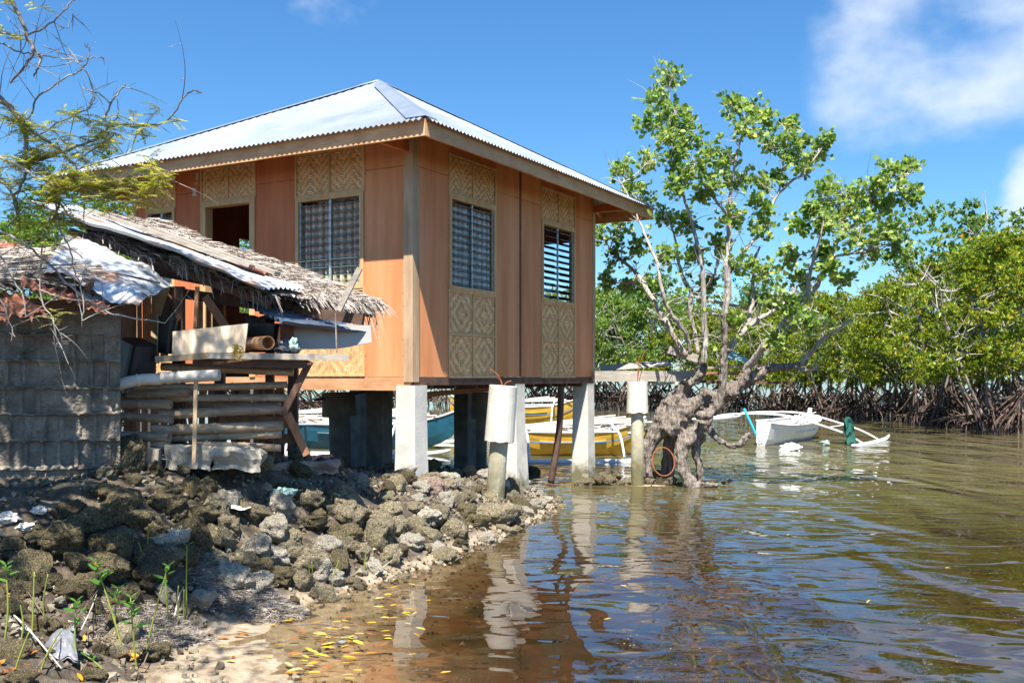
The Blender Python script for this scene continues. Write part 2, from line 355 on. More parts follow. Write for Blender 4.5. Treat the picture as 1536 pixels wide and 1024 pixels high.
L.new(mx.outputs[2], bg.inputs['Color']); bg.inputs['Strength'].default_value = .065
sc.view_settings.view_transform = 'Standard'; sc.view_settings.look = 'None'; sc.view_settings.exposure = 1.2; sc.view_settings.gamma = 1
sc.cycles.use_denoising = True
sc.cycles.max_bounces = 8; sc.cycles.transparent_max_bounces = 16; sc.cycles.diffuse_bounces = 3; sc.cycles.glossy_bounces = 4
sc.cycles.caustics_reflective = False; sc.cycles.caustics_refractive = False

# ------------------------------------------------------------------ ground and water
SHORE = [(-.9, -2), (-1.0, 3), (-1.12, 5.3), (-1.38, 5.94), (-1.62, 6.55), (-1.60, 7.3), (-1.13, 8.14), (-.76, 8.85), (-.2, 10.4), (.2, 11.5),
         (.62, 13.1), (.50, 14.1), (-.2, 14.9), (-1.6, 15.2), (-3.2, 15.6), (-6, 17.5), (-12, 22), (-26, 36), (-60, 50)]
LAND = SHORE + [(-60, -2)]
def shore_d(x, y):
    """vectorised signed distance, + on land"""
    d = np.full(x.shape, 1e9); ins = np.zeros(x.shape, bool); n = len(LAND)
    for i in range(n):
        ax, ay = LAND[i]; bx, by = LAND[(i+1) % n]
        ex, ey = bx-ax, by-ay; t = np.clip(((x-ax)*ex + (y-ay)*ey) / (ex*ex+ey*ey), 0, 1)
        dd = np.hypot(x-ax-t*ex, y-ay-t*ey); d = np.minimum(d, dd)
        c = ((ay > y) != (by > y)) & (x < (bx-ax)*(y-ay)/((by-ay) if by != ay else 1e-9) + ax)
        ins ^= c
    return np.where(ins, d, -d)
def vnoise(x, y, s, o=0.0):
    f = np.vectorize(lambda a, b: noise.noise(Vector((a*s, b*s, o))))
    return f(x, y)
def ground_raw(x, y):
    x = np.asarray(x, float); y = np.asarray(y, float)
    d = shore_d(x, y)
    top = np.interp(y, [0, 9, 11.3, 13, 18, 30], [.93, .93, .53, .36, .5, 1.0])
    wid = np.interp(y, [0, 6, 7.2, 9, 11, 13], [2.2, 2.1, 1.35, 1.25, 1.3, 1.1])
    off = np.interp(y, [5.9, 7.1], [.85, .0]); de = np.maximum(d - off, 0)
    t = np.clip(de / wid, 0, 1); up = top * (t * t * (3 - 2*t) * .35 + t * .65) + np.minimum(d, off) * .045
    dn = -np.clip(.015 + (-d) * .055, 0, .9)
    h = np.where(d > 0, up, dn)
    isl = np.hypot((x - 2.1) / 1.15, (y - 15.55) / .5)       # little island of stones round the tree
    h = np.maximum(h, .015 - .18 * np.clip(isl, 0, 3) ** 2 * .8)
    return h, d
def gz(x, y): return float(ground_raw(np.array([x]), np.array([y]))[0][0])
def hit(px, py, up=0.0):
    """point on the ground seen at a pixel"""
    dx = (px - CX) / F; dz = -(py - HY) / F; Y = 4.0
    ys = np.linspace(4, 40, 1400); h, _ = ground_raw(dx * ys, ys); h = np.maximum(h, -.02) + up
    k = np.argmax(EYE + dz * ys <= h)
    return Vector((dx * ys[k], ys[k], h[k] - up))
def axis(segs):
    out = []
    for a, b, s in segs: out += list(np.arange(a, b, s))
    return np.array(out + [segs[-1][1]])
gx = np.concatenate([-np.geomspace(4000, 9, 26), axis([(-8, -4.2, .2), (-4.2, 3, .045), (3, 9, .3)]), np.geomspace(9.5, 4000, 26)])
gy = np.concatenate([np.array([-3000, -800, -200, -50, -12, -3, 0, 2, 3, 3.6]), axis([(4, 16.5, .045), (16.5, 24, .25)]), np.geomspace(24.5, 6000, 34)])
XX, YY = np.meshgrid(gx, gy); H, DD = ground_raw(XX, YY)
fine = (XX > -4.5) & (XX < 3.2) & (YY > 3.9) & (YY < 16.8)
NZ = np.zeros_like(H); idx = np.argwhere(fine)
for i, j in idx:
    p = Vector((XX[i, j], YY[i, j], 0)); NZ[i, j] = noise.fractal(p * 5, 1.0, 2.0, 5)
amp = np.clip(.012 + np.clip(DD, -1, 1) * .05, .006, .045)
H = H + NZ * amp
H = np.where(DD < -40, np.maximum(H, -.9), H)
nyy, nxx = H.shape
V = np.stack([XX, YY, H], -1).reshape(-1, 3)
q = (np.arange(nyy-1)[:, None] * nxx + np.arange(nxx-1)[None, :]).ravel()
Fc = np.stack([q, q+1, q+nxx+1, q+nxx], 1)
def groundmat():
    m = bpy.data.materials.new('shore ground'); m.use_nodes = True
    nt = m.node_tree; N = nt.nodes; L = nt.links; b = N['Principled BSDF']
    geo = N.new('ShaderNodeNewGeometry'); sp = N.new('ShaderNodeSeparateXYZ'); L.new(geo.outputs['Position'], sp.inputs[0])
    def ns(s, d=8, r=.65):
        n = N.new('ShaderNodeTexNoise'); n.inputs['Scale'].default_value = s; n.inputs['Detail'].default_value = d; n.inputs['Roughness'].default_value = r
        L.new(geo.outputs['Position'], n.inputs['Vector']); return n.outputs['Fac']
    def ramp(src, stops):
        r = N.new('ShaderNodeValToRGB'); e = r.color_ramp.elements
        e[0].position = stops[0][0]; e[0].color = (*stops[0][1], 1); e[1].position = stops[-1][0]; e[1].color = (*stops[-1][1], 1)
        for p, c in stops[1:-1]: k = e.new(p); k.color = (*c, 1)
        L.new(src, r.inputs[0]); return r.outputs[0]
    land = ramp(ns(7), [(.35, (.035, .027, .018)), (.5, (.095, .072, .05)), (.7, (.22, .18, .13))])
    sand = ramp(ns(9), [(.33, (.18, .135, .085)), (.48, (.36, .28, .19)), (.7, (.52, .42, .31))])
    mud = ramp(ns(2.6), [(.35, (.035, .024, .010)), (.47, (.12, .085, .03)), (.56, (.20, .08, .025)), (.70, (.30, .25, .12))])
    def mix(f, a, c):
        mx = N.new('ShaderNodeMix'); mx.data_type = 'RGBA'; L.new(f, mx.inputs[0]); L.new(a, mx.inputs[6]); L.new(c, mx.inputs[7]); return mx.outputs[2]
    def mr(src, a, b_):
        r = N.new('ShaderNodeMapRange'); r.interpolation_type = 'SMOOTHSTEP'; r.inputs['From Min'].default_value = a; r.inputs['From Max'].default_value = b_
        L.new(src, r.inputs['Value']); return r.outputs[0]
    wob = N.new('ShaderNodeMath'); wob.operation = 'MULTIPLY_ADD'; wob.inputs[1].default_value = .09; L.new(ns(3.5), wob.inputs[0]); L.new(sp.outputs['Z'], wob.inputs[2])
    c = mix(mr(wob.outputs[0], -.045, .02), mud, sand)
    c = mix(mr(wob.outputs[0], .085, .14), c, land)
    wx = N.new('ShaderNodeMath'); wx.operation = 'MULTIPLY_ADD'; wx.inputs[1].default_value = .7; L.new(ns(4), wx.inputs[0]); L.new(sp.outputs['X'], wx.inputs[2])
    c = mix(mr(wx.outputs[0], -1.55, -1.85), c, land)
    L.new(c, b.inputs['Base Color']); b.inputs['Roughness'].default_value = .85
    bp = N.new('ShaderNodeBump'); bp.inputs['Strength'].default_value = .9; bp.inputs['Distance'].default_value = .03
    L.new(ns(32, 6), bp.inputs['Height']); L.new(bp.outputs[0], b.inputs['Normal'])
    return m
tag(mkmesh('ground', V, Fc, None, groundmat(), origin=(0, 0, 0), smooth=True), 'rocky shore and shallow sandy sea bed', 'ground', kind='structure')

def watermat():
    m = bpy.data.materials.new('sea water'); m.use_nodes = True
    nt = m.node_tree; N = nt.nodes; L = nt.links; N.remove(N['Principled BSDF'])
    geo = N.new('ShaderNodeNewGeometry')
    def wave(rot, sx, sy, scale, detail, dist=0.0):
        mp = N.new('ShaderNodeMapping'); mp.inputs['Rotation'].default_value = (0, 0, math.radians(rot)); mp.inputs['Scale'].default_value = (sx, sy, 1)
        L.new(geo.outputs['Position'], mp.inputs['Vector'])
        n = N.new('ShaderNodeTexNoise'); n.inputs['Scale'].default_value = scale; n.inputs['Detail'].default_value = detail; n.inputs['Distortion'].default_value = dist
        n.inputs['Roughness'].default_value = .45
        L.new(mp.outputs[0], n.inputs['Vector']); return n.outputs['Fac']
    def addm(a, ka, b, kb):
        x = N.new('ShaderNodeMath'); x.operation = 'MULTIPLY'; L.new(a, x.inputs[0]); x.inputs[1].default_value = ka
        y = N.new('ShaderNodeMath'); y.operation = 'MULTIPLY_ADD'; L.new(b, y.inputs[0]); y.inputs[1].default_value = kb; L.new(x.outputs[0], y.inputs[2]); return y.outputs[0]
    w1 = wave(62, 1.15, .42, .9, 1, .7); w2 = wave(25, .8, 1.3, 2.0, 1.5, .8); w3 = wave(-5, .8, 1.3, 7, 1.5)
    h = addm(w1, .10, w2, .021)
    y = N.new('ShaderNodeMath'); y.operation = 'MULTIPLY_ADD'; L.new(w3, y.inputs[0]); y.inputs[1].default_value = .0017; L.new(h, y.inputs[2])
    # calmer close to the shore
    sp = N.new('ShaderNodeSeparateXYZ'); L.new(geo.outputs['Position'], sp.inputs[0])
    bp = N.new('ShaderNodeBump'); bp.inputs['Distance'].default_value = 1.0
    mr = N.new('ShaderNodeMapRange'); mr.interpolation_type = 'SMOOTHSTEP'
    mr.inputs['From Min'].default_value = -2.2; mr.inputs['From Max'].default_value = 1.8; mr.inputs['To Min'].default_value = .08; mr.inputs['To Max'].default_value = 1.0
    L.new(sp.outputs['X'], mr.inputs['Value']); L.new(mr.outputs[0], bp.inputs['Strength'])
    L.new(y.outputs[0], bp.inputs['Height'])
    f = N.new('ShaderNodeFresnel'); f.inputs['IOR'].default_value = 1.9; L.new(bp.outputs[0], f.inputs['Normal'])
    g = N.new('ShaderNodeBsdfGlossy'); g.inputs['Roughness'].default_value = .015; L.new(bp.outputs[0], g.inputs['Normal'])
    def rng(src, a, b, lo, hi):
        r = N.new('ShaderNodeMapRange'); r.interpolation_type = 'SMOOTHSTEP'; r.inputs['From Min'].default_value = a; r.inputs['From Max'].default_value = b
        r.inputs['To Min'].default_value = lo; r.inputs['To Max'].default_value = hi; L.new(src, r.inputs['Value']); return r.outputs[0]
    t = N.new('ShaderNodeBsdfTransparent'); cm = N.new('ShaderNodeMix'); cm.data_type = 'RGBA'; cm.inputs[6].default_value = (.95, .92, .86, 1); cm.inputs[7].default_value = (.46, .36, .22, 1)
    L.new(rng(sp.outputs['X'], -1.6, .3, 0, 1), cm.inputs[0]); L.new(cm.outputs[2], t.inputs['Color'])
    df = N.new('ShaderNodeBsdfDiffuse'); df.inputs['Color'].default_value = (.25, .215, .105, 1)
    m1 = N.new('ShaderNodeMixShader'); L.new(t.outputs[0], m1.inputs[1]); L.new(df.outputs[0], m1.inputs[2])
    L.new(rng(sp.outputs['Y'], 8, 19, .04, .6), m1.inputs[0])
    vo = N.new('ShaderNodeTexVoronoi'); vo.inputs['Scale'].default_value = 15; L.new(geo.outputs['Position'], vo.inputs['Vector'])
    nm = N.new('ShaderNodeTexNoise'); nm.inputs['Scale'].default_value = .9; nm.inputs['Detail'].default_value = 4; L.new(geo.outputs['Position'], nm.inputs['Vector'])
    sz = rng(nm.outputs['Fac'], .42, .68, .0, .075); lt = N.new('ShaderNodeMath'); lt.operation = 'LESS_THAN'; L.new(vo.outputs['Distance'], lt.inputs[0]); L.new(sz, lt.inputs[1])
    sc_ = N.new('ShaderNodeBsdfDiffuse'); sc_.inputs['Color'].default_value = (.55, .5, .4, 1)
    m3 = N.new('ShaderNodeMixShader'); L.new(lt.outputs[0], m3.inputs[0])
    m2 = N.new('ShaderNodeMixShader'); L.new(f.outputs[0], m2.inputs[0]); L.new(m1.outputs[0], m2.inputs[1]); L.new(g.outputs[0], m2.inputs[2])
    L.new(m2.outputs[0], m3.inputs[1]); L.new(sc_.outputs[0], m3.inputs[2]); L.new(m3.outputs[0], N['Material Output'].inputs['Surface']); return m
wv = MB(); wv.quad((-5000, -400, 0), (5000, -400, 0), (5000, 7000, 0), (-5000, 7000, 0))
tag(wv.build('water', watermat(), origin=(0, 0, 0)), 'murky green brown sea water with ripples', 'water', kind='structure')
# ------------------------------------------------------------------ house
HC = Vector((-1.16, 11.56, EYE)); HR = math.atan2(.869, .495)
house = empty('stilt_house', (HC.x, HC.y, 0.0), HR)
tag(house, 'square plywood and woven bamboo house on concrete stilts with a new iron roof', 'house')
WM[house] = Matrix.Translation(HC) @ Matrix.Rotation(HR, 4, 'Z')
# the empty stands at ground height; its parts are offset by the floor height
FL = EYE
def hb(mb, name, mat, parent=house, smooth=False):
    mb.v = [(x, y, z + FL) for x, y, z in mb.v]
    return mb.build(name, mat, parent, local=True, smooth=smooth)
def Lw(px, py=565):
    u = (px-768)/F; l = -(1.16+11.56*u)/(.869+.495*u); return l, (565-py)/F*(11.56+.495*l)
def Rw(px, py=565):
    u = (px-768)/F; t = (1.16+11.56*u)/(.495-.869*u); return t, (565-py)/F*(11.56+.869*t)
def HP(w, a, z, o): return (-o, a, z) if w == 'L' else (a, -o, z)
def wb(mb, w, a0, a1, z0, z1, o0, o1, t=.5):
    if w == 'L': mb.box((-o1, min(a0, a1), z0), (-o0, max(a0, a1), z1), t)
    else: mb.box((min(a0, a1), -o1, z0), (max(a0, a1), -o0, z1), t)
WT = 2.98
def ply(w, a0, a1, z0=0.0, z1=WT, mat='ply', seam=2.46):
    g = .004; mb = MB(); a0, a1 = sorted((a0, a1))
    wb(mb, w, a0+g, a1-g, z0, min(seam, z1)-.003, 0, .012, U(.2, .8))
    if z1 > seam: wb(mb, w, a0+g, a1-g, seam+.003, z1, 0, .0125, U(.0, .9))
    nf_ = len(mb.f)                                       # nail heads along both edges
    for a in (a0 + .02, a1 - .02):
        z = z0 + .1
        while z < z1 - .05:
            if R() < .8: wb(mb, w, a-.0045, a+.0045, z-.0045, z+.0045, .0122, .0145)
            z += U(.14, .26)
    o = hb(mb, 'plywood_panel', mat); o.data.materials.append(MT['darkwood'])
    for pi in range(nf_, len(o.data.polygons)): o.data.polygons[pi].material_index = 1
    return o
def woven(w, a0, a1, z0, z1, nx, nz, diamond, label=None):
    a0, a1 = sorted((a0, a1)); bk = MB(); wb(bk, w, a0, a1, z0, z1, 0, .004); bb = hb(bk, 'woven_panel', 'strawback')
    c = .024; mb = MB(); W_ = a1-a0; H_ = z1-z0; ni = int(W_/c); nj = int(H_/c); cx = W_/nx; cz = H_/nz
    rowt = [R() for _ in range(nj)]; colt = [R() for _ in range(ni)]
    for j in range(nj):
        for i in range(ni):
            x = (i + .5)*c % cx; zz = (j + .5)*c % cz
            di = int(abs(x - cx/2)/c); dj = int(abs(zz - cz/2)/c)
            if diamond: hor = ((di + dj) % 6) < 3
            else: hor = ((i + (j if (i//7) % 2 else -j)) % 4) < 2
            if R() < .07: hor = not hor
            x0 = a0 + i*c; y0 = z0 + j*c; k = U(-.16, .16)
            if hor: wb2 = (x0, x0+c, y0+c*.09, y0+c*.91, .62 + .35*rowt[j] + k)
            else: wb2 = (x0+c*.1, x0+c*.9, y0, y0+c, .08 + .40*colt[i] + k)
            o = .0075 if hor else .0055
            A, B, C, D, t = wb2
            mb.quad(HP(w, A, C, o), HP(w, B, C, o), HP(w, B, D, o), HP(w, A, D, o), min(1, max(0, t)))
    hb(mb, 'weave', 'straw', bb)
    bt = MB()
    for i in range(nx + 1):
        a = a0 + (a1-a0)*i/nx; wb(bt, w, a-.014, a+.014, z0, z1, .008, .022, R())
    for j in range(nz + 1):
        z = z0 + (z1-z0)*j/nz; wb(bt, w, a0-.014, a1+.014, z-.014, z+.014, .0085, .024, R())
    hb(bt, 'batten', 'trim', bb)
    return bb
def window(w, a0, a1, z0, z1, curtain, nsl, tilt):
    a0, a1 = sorted((a0, a1)); fw = .05; mb = MB()
    wb(mb, w, a0, a0+fw, z0, z1, -.06, .03, .3); wb(mb, w, a1-fw, a1, z0, z1, -.06, .03, .7)
    wb(mb, w, a0+fw, a1-fw, z1-fw, z1, -.06, .029, .5); wb(mb, w, a0+fw, a1-fw, z0, z0+fw, -.06, .031, .5)
    wn = hb(mb, 'window', 'trim'); wn['label'] = 'louvred window with ' + ('a %s curtain' % curtain if curtain else 'open glass slats and no curtain')
    ch = MB(); m_ = (a0+a1)/2
    for a in (a0+fw, m_-.018, a1-fw-.024): wb(ch, w, a, a+.03, z0+fw, z1-fw, -.012, .004)
    hb(ch, 'louvre_channel', 'alu', wn)
    hh = (z1-z0-2*fw)/nsl
    for (b0, b1) in ((a0+fw+.03, m_-.018), (m_+.012, a1-fw-.024)):
        for k in range(nsl):
            tl = tilt + U(-.05, .05); zc = z0+fw+hh*(k+.5); dz = math.cos(tl)*hh*.54; do = math.sin(tl)*hh*.54; ed = MB()
            lo = (zc-dz, -.004+do); hi = (zc+dz, -.004-do)
            ed.hexa([HP(w, b0, lo[0]-.003, lo[1]), HP(w, b1, lo[0]-.003, lo[1]), HP(w, b1, hi[0]-.003, hi[1]), HP(w, b0, hi[0]-.003, hi[1]),
                     HP(w, b0, lo[0]+.003, lo[1]), HP(w, b1, lo[0]+.003, lo[1]), HP(w, b1, hi[0]+.003, hi[1]), HP(w, b0, hi[0]+.003, hi[1])])
            so_ = hb(ed, 'louvre_slat', 'glass', wn); so_.data.materials.append(MT['glassedge'])
            for pi in (2, 4): so_.data.polygons[pi].material_index = 1
    if curtain:
        cu = MB(); n = 90
        for (b0, b1) in ((a0+fw, m_-.005), (m_+.005, a1-fw)):
            nn = n//2; prev = None; ph = U(0, 6)
            for i in range(nn+1):
                a = lerp(b0, b1, i/nn); o = -.055 + .022*math.sin(i*.62+ph) + .012*math.sin(i*1.7+ph*2)
                cur = (a, o)
                if prev:
                    cu.quad(HP(w, prev[0], z0+fw, prev[1]), HP(w, a, z0+fw, o), HP(w, a, z1-fw-.03, o), HP(w, prev[0], z1-fw-.03, prev[1]), .5+.5*math.sin(i*.62+ph))
                prev = cur
        hb(cu, 'curtain', 'curtain' if curtain == 'brown lace' else 'curtaingrey', wn, smooth=True)
    return wn
# --- left wall
xs = [Lw(p)[0] for p in (607, 547, 445, 384, 303, 264, 221, 205)]
ply('L', .10, xs[1]); ply('L', xs[2], xs[3], mat='plyred'); ply('L', xs[4], xs[5], mat='plyred'); ply('L', xs[6], 4.66, mat='plyred')
def zL(px, py): return Lw(px, py)[1]
def zR(px, py): return Rw(px, py)[1]
# window column 1
zt = zL(547, 287); zb = zL(547, 432); zm = zL(547, 220)
window('L', xs[1], xs[2], zb, zt, 'brown lace', 11, 1.2)
woven('L', xs[1], xs[2], zt+.012, zm, 2, 1, False); mb = MB(); wb(mb, 'L', xs[1], xs[2], zm+.02, WT, 0, .014); hb(mb, 'plywood_panel', 'plyred')
woven('L', xs[1], xs[2], .02, zb-.012, 2, 2, True)
# door
zt = zL(384, 296); zm = zL(384, 243)
mb = MB(); fw = .09
wb(mb, 'L', xs[3], xs[3]+fw, 0, zt, -.10, .03, .5); wb(mb, 'L', xs[4]-fw, xs[4], 0, zt, -.10, .03, .5); wb(mb, 'L', xs[3]+fw, xs[4]-fw, zt-.06, zt, -.10, .029, .5)
dfm = hb(mb, 'door_frame', 'trim'); dfm['label'] = 'pale wood frame of the open doorway'
woven('L', xs[3], xs[4], zt+.015, zm, 2, 1, False); mb = MB(); wb(mb, 'L', xs[3], xs[4], zm+.02, WT, 0, .014); hb(mb, 'plywood_panel', 'plyred')
# small window
zt = zL(264, 312); zm = zL(264, 264)
window('L', xs[5], xs[6], zt-1.1, zt, 'white lace', 9, 1.2)
woven('L', xs[5], xs[6], zt+.012, zm, 1, 1, False); mb = MB(); wb(mb, 'L', xs[5], xs[6], zm+.02, WT, 0, .014); hb(mb, 'plywood_panel', 'plyred')
woven('L', xs[5], xs[6], .02, zt-1.1-.012, 2, 2, True)
# papers pinned beside the door
a, z = Lw(297, 290)
for (da, dz, w_, h_, mt) in ((0, .22, .05, .1, 'paper'), (.05, .02, .07, .11, 'paper'), (-.05, .03, .05, .1, 'redpaper'), (.02, .13, .08, .05, 'trim')):
    mb = MB(); wb(mb, 'L', a+da-w_/2, a+da+w_/2, z+dz-h_/2, z+dz+h_/2, .013, .016 if mt != 'trim' else .02); hb(mb, 'pinned_paper', mt)
# --- right wall
ys = [Rw(p)[0] for p in (628, 672, 742, 778, 781, 811, 861, 889)]
ply('R', .10, ys[1]); ply('R', ys[2], ys[3]); ply('R', ys[4], ys[5]); ply('R', ys[6], 4.9)
mb = MB(); wb(mb, 'R', ys[3], ys[4], 0, WT, -.02, .004); hb(mb, 'wall_joint', 'darkwood')
for (a, b, zt, zb, zm, cur, tl) in ((ys[1], ys[2], zR(672, 291), zR(672, 434), zR(672, 231), 'white lace', 1.2), (ys[5], ys[6], zR(811, 330), zR(811, 453), zR(811, 280), None, .95)):
    window('R', a, b, zb, zt, cur, 12, tl)
    woven('R', a, b, zt+.012, zm, 2, 1, False); mb = MB(); wb(mb, 'R', a, b, zm+.02, WT, 0, .014); hb(mb, 'plywood_panel', 'plyred')
    woven('R', a, b, .0, zb-.012, 2, 2, True)
# corner posts
mb = MB(); mb.box((-.03, -.03, -.06), (.10, .10, WT-.02)); p_ = hb(mb, 'corner_post', 'post')
mb = MB(); mb.box((-.02, 4.66, -.06), (.10, 4.76, WT-.02)); hb(mb, 'corner_post', 'post')
mb = MB(); mb.box((4.9, -.02, -.06), (5.0, .10, WT-.02)); hb(mb, 'corner_post', 'post')
# back walls with openings, floor, ceiling joists
mb = MB()
bz0, bz1 = 1.0, 2.15
for (y0, y1, z0, z1) in ((0.1, .35, 0, WT), (.35, 1.35, 0, bz0), (.35, 1.35, bz1, WT), (1.35, 3.0, 0, WT), (3.0, 3.9, 0, WT), (3.9, 4.66, 0, WT)):
    mb.box((4.87, y0, z0), (4.9, y1, z1))
for (x0, x1, z0, z1) in ((.1, 1.9, 0, WT), (1.9, 2.9, 0, bz0), (1.9, 2.9, bz1, WT), (2.9, 4.87, 0, WT)):
    mb.box((x0, 4.63, z0), (x1, 4.66, z1))
hb(mb, 'rear_wall', 'plyred')
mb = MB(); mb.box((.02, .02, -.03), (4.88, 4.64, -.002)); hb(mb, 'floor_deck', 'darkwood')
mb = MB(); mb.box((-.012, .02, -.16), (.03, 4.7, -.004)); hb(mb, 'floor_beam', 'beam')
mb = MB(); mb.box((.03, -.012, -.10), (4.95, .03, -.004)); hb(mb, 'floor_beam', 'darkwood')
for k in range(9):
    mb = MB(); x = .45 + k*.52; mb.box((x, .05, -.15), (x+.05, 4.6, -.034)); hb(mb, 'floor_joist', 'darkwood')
# --- roof
E0, E1x, E1y, ZE, ZA = -.6, 6.02, 5.6, 2.79, 4.47
cx_, cy_ = 2.64, 2.50
def roofz(x, y):
    f = min((x-E0)/(cx_-E0), (E1x-x)/(E1x-cx_), (y-E0)/(cy_-E0), (E1y-y)/(E1y-cy_)); return ZE + (ZA-ZE)*f
fac = {'sunny front': ((E0, E0), (E0, E1y)), 'right': ((E0, E0), (E1x, E0)), 'rear': ((E1x, E0), (E1x, E1y)), 'left': ((E0, E1y), (E1x, E1y))}
for nm, ((x0, y0), (x1, y1)) in fac.items():
    mb = MB(); Ln = math.hypot(x1-x0, y1-y0); n = int(Ln/.0095) ; ov = .07
    dx, dy = (x1-x0)/Ln, (y1-y0)/Ln; mx_, my_ = (x0+x1)/2, (y0+y1)/2
    inx, iny = cx_-mx_, cy_-my_; il = abs(inx*dy - iny*dx); nx_, ny_ = -dy, dx
    if nx_*inx + ny_*iny < 0: nx_, ny_ = -nx_, -ny_
    pk = (cx_-x0)*dx + (cy_-y0)*dy; sh = 0
    ang = math.atan2(ZA-ZE, il); prev = None
    for i in range(n+1):
        s = Ln*i/n; mxd = il * (s/pk if s < pk else (Ln-s)/(Ln-pk)); wv_ = .011*math.cos(2*math.pi*s/.076)
        rows = []
        for (d_, st) in ((-ov, 0), (.92, 0), (.92, -.006), (2.1, -.006), (2.1, -.012), (99, -.012)):
            d = min(d_, mxd); z = ZE + (ZA-ZE)*d/il + wv_ + .012 + st
            o_ = -wv_*math.sin(ang)*0
            rows.append((x0+dx*s+nx_*d, y0+dy*s+ny_*d, z))
        sh_t = .5 + .5*math.sin(int(s/.76)*12.9)*.8
        if prev:
            for k in range(5):
                if rows[k+1] == rows[k] and prev[k+1] == prev[k]: continue
                mb.quad(prev[k], rows[k], rows[k+1], prev[k+1], sh_t*.7 + .3*(k/4))
        prev = rows
    o = hb(mb, 'corrugated_roof', 'roof', smooth=True); o['label'] = nm + ' slope of corrugated iron'
for (hx, hy) in ((E0, E0), (E0, E1y), (E1x, E0), (E1x, E1y)):
    mb = MB(); wd = .26; P0 = Vector((hx, hy, ZE+.03)); P1 = Vector((cx_, cy_, ZA+.035))
    sx = 1 if hx == E0 else -1; sy = 1 if hy == E0 else -1
    for (ox, oy) in ((wd, 0), (0, wd)):
        prev = None
        for k in range(13):
            f = k/12; c = P0.lerp(P1, f); e = Vector((c.x + sx*ox*(1-f*.35)*min(1, (1.02-f)*6) , c.y + sy*oy*(1-f*.35)*min(1, (1.02-f)*6), 0)); e.z = roofz(e.x, e.y) + .034
            if prev: mb.quad(prev[0], c, e, prev[1])
            prev = (c, e)
    o = hb(mb, 'ridge_cap', 'roofcap')
    ns_ = o_ = None
    for k in range(1, 0):
        f = k/12; c = P0.lerp(P1, f)
        for (ox, oy) in ((wd*.8, 0), (0, wd*.8)):
            e = Vector((c.x+sx*ox*(1-f*.35)*min(1, (1.02-f)*6), c.y+sy*oy*(1-f*.35)*min(1, (1.02-f)*6), 0)); e.z = roofz(e.x, e.y)+.04
            ns_.box(e-Vector((.008, .008, .006)), e+Vector((.008, .008, .006)))
zb_, zt_ = ZE-.185, ZE+.0
for (a, b) in (((E0, E0), (E0, E1y)), ((E0, E0), (E1x, E0)), ((E1x, E0), (E1x, E1y)), ((E0, E1y), (E1x, E1y))):
    L_ = math.hypot(b[0]-a[0], b[1]-a[1]); d = Vector(((b[0]-a[0])/L_, (b[1]-a[1])/L_, 0)); horiz = abs(d.x) > .5
    cuts = [0, 2.45, L_] if L_ > 3 else [0, L_]
    mb = MB()
    for k in range(len(cuts)-1):
        s0 = cuts[k] + (.03 if k == 0 and horiz else .002); s1 = cuts[k+1] - (.03 if k == len(cuts)-2 and horiz else .002)
        p0 = Vector((a[0], a[1], 0)) + d*s0; p1 = Vector((a[0], a[1], 0)) + d*s1
        inn = Vector((0, 1, 0)) if (horiz and a[1] == E0) else Vector((0, -1, 0)) if horiz else Vector((1, 0, 0)) if a[0] == E0 else Vector((-1, 0, 0))
        lo_ = zb_ - (.004 if k else 0); q0 = p0 + inn*.032; q1 = p1 + inn*.032
        P = [Vector((p.x, p.y, lo_)) for p in (p0, p1, q1, q0)] + [Vector((p.x, p.y, zt_)) for p in (p0, p1, q1, q0)]
        mb.hexa(P, U(.2, .8))
    hb(mb, 'fascia_board', 'fascia')
# rafters and purlins seen under the eaves
for k in range(10):
    y = -.3 + k*.62
    for (xa, xb) in ((E0+.04, 0.0), (4.93, E1x-.04)):
        if abs(y-cy_) < 3.0:
            mb = MB(); mb.plank((xa, y, roofz(xa, y)-.09), (xb, y, roofz(xb, y)-.09 if roofz(xb, y) > ZE else ZE), .045, .09); hb(mb, 'rafter', 'fascia')
    x = -.3 + k*.62
    for (ya, yb) in ((E0+.04, 0.0), (4.69, E1y-.04)):
        mb = MB(); mb.plank((x, ya, roofz(x, ya)-.09), (x, yb, roofz(x, yb)-.09), .045, .09); hb(mb, 'rafter', 'fascia')
for (hx, hy) in ((E0, E0), (E0, E1y), (E1x, E0), (E1x, E1y)):
    mb = MB(); mb.plank((hx+(.05 if hx < 0 else -.05), hy+(.05 if hy < 0 else -.05), ZE-.06), (cx_, cy_, ZA-.09), .05, .1); hb(mb, 'hip_rafter', 'fascia')
for (p, q) in (((4.95, -.58), (4.95, 5.55)), ((-.58, 4.71), (5.85, 4.71)), ((-.58, .05), (.0, .05))):
    mb = MB(); mb.plank((p[0], p[1], ZE-.12), (q[0], q[1], ZE-.12), .05, .12); hb(mb, 'eave_beam', 'plyred')
# --- concrete posts
def hpost(x, y, ztop, zbot, w=.27, flare=.0, mat='concrete', label=None):
    mb = MB(); n = 9; hw = w/2; prev = None
    Wm = Matrix.Translation(Vector((HC.x, HC.y, 0))) @ Matrix.Rotation(HR, 4, 'Z')
    rings = []
    for k in range(n+1):
        f = k/n; z = lerp(zbot, ztop, f); e = flare*max(0, 1-f)**1.6
        c = .012; h = hw + e; pts = [(-h+c, -h), (h-c, -h), (h, -h+c), (h, h-c), (h-c, h), (-h+c, h), (-h, h-c), (-h, -h+c)]
        rings.append([mb.vert((x+px+U(-.002, .002), y+py+U(-.002, .002), z)) for px, py in pts])
    for k in range(n):
        for j in range(8):
            mb.f.append((rings[k][j], rings[k][(j+1) % 8], rings[k+1][(j+1) % 8], rings[k+1][j])); mb.t.append(.5)
    mb.f.append(tuple(rings[-1])); mb.t.append(.5)
    o = hb(mb, 'concrete_post', mat)
    if label: o['label'] = label
    return o
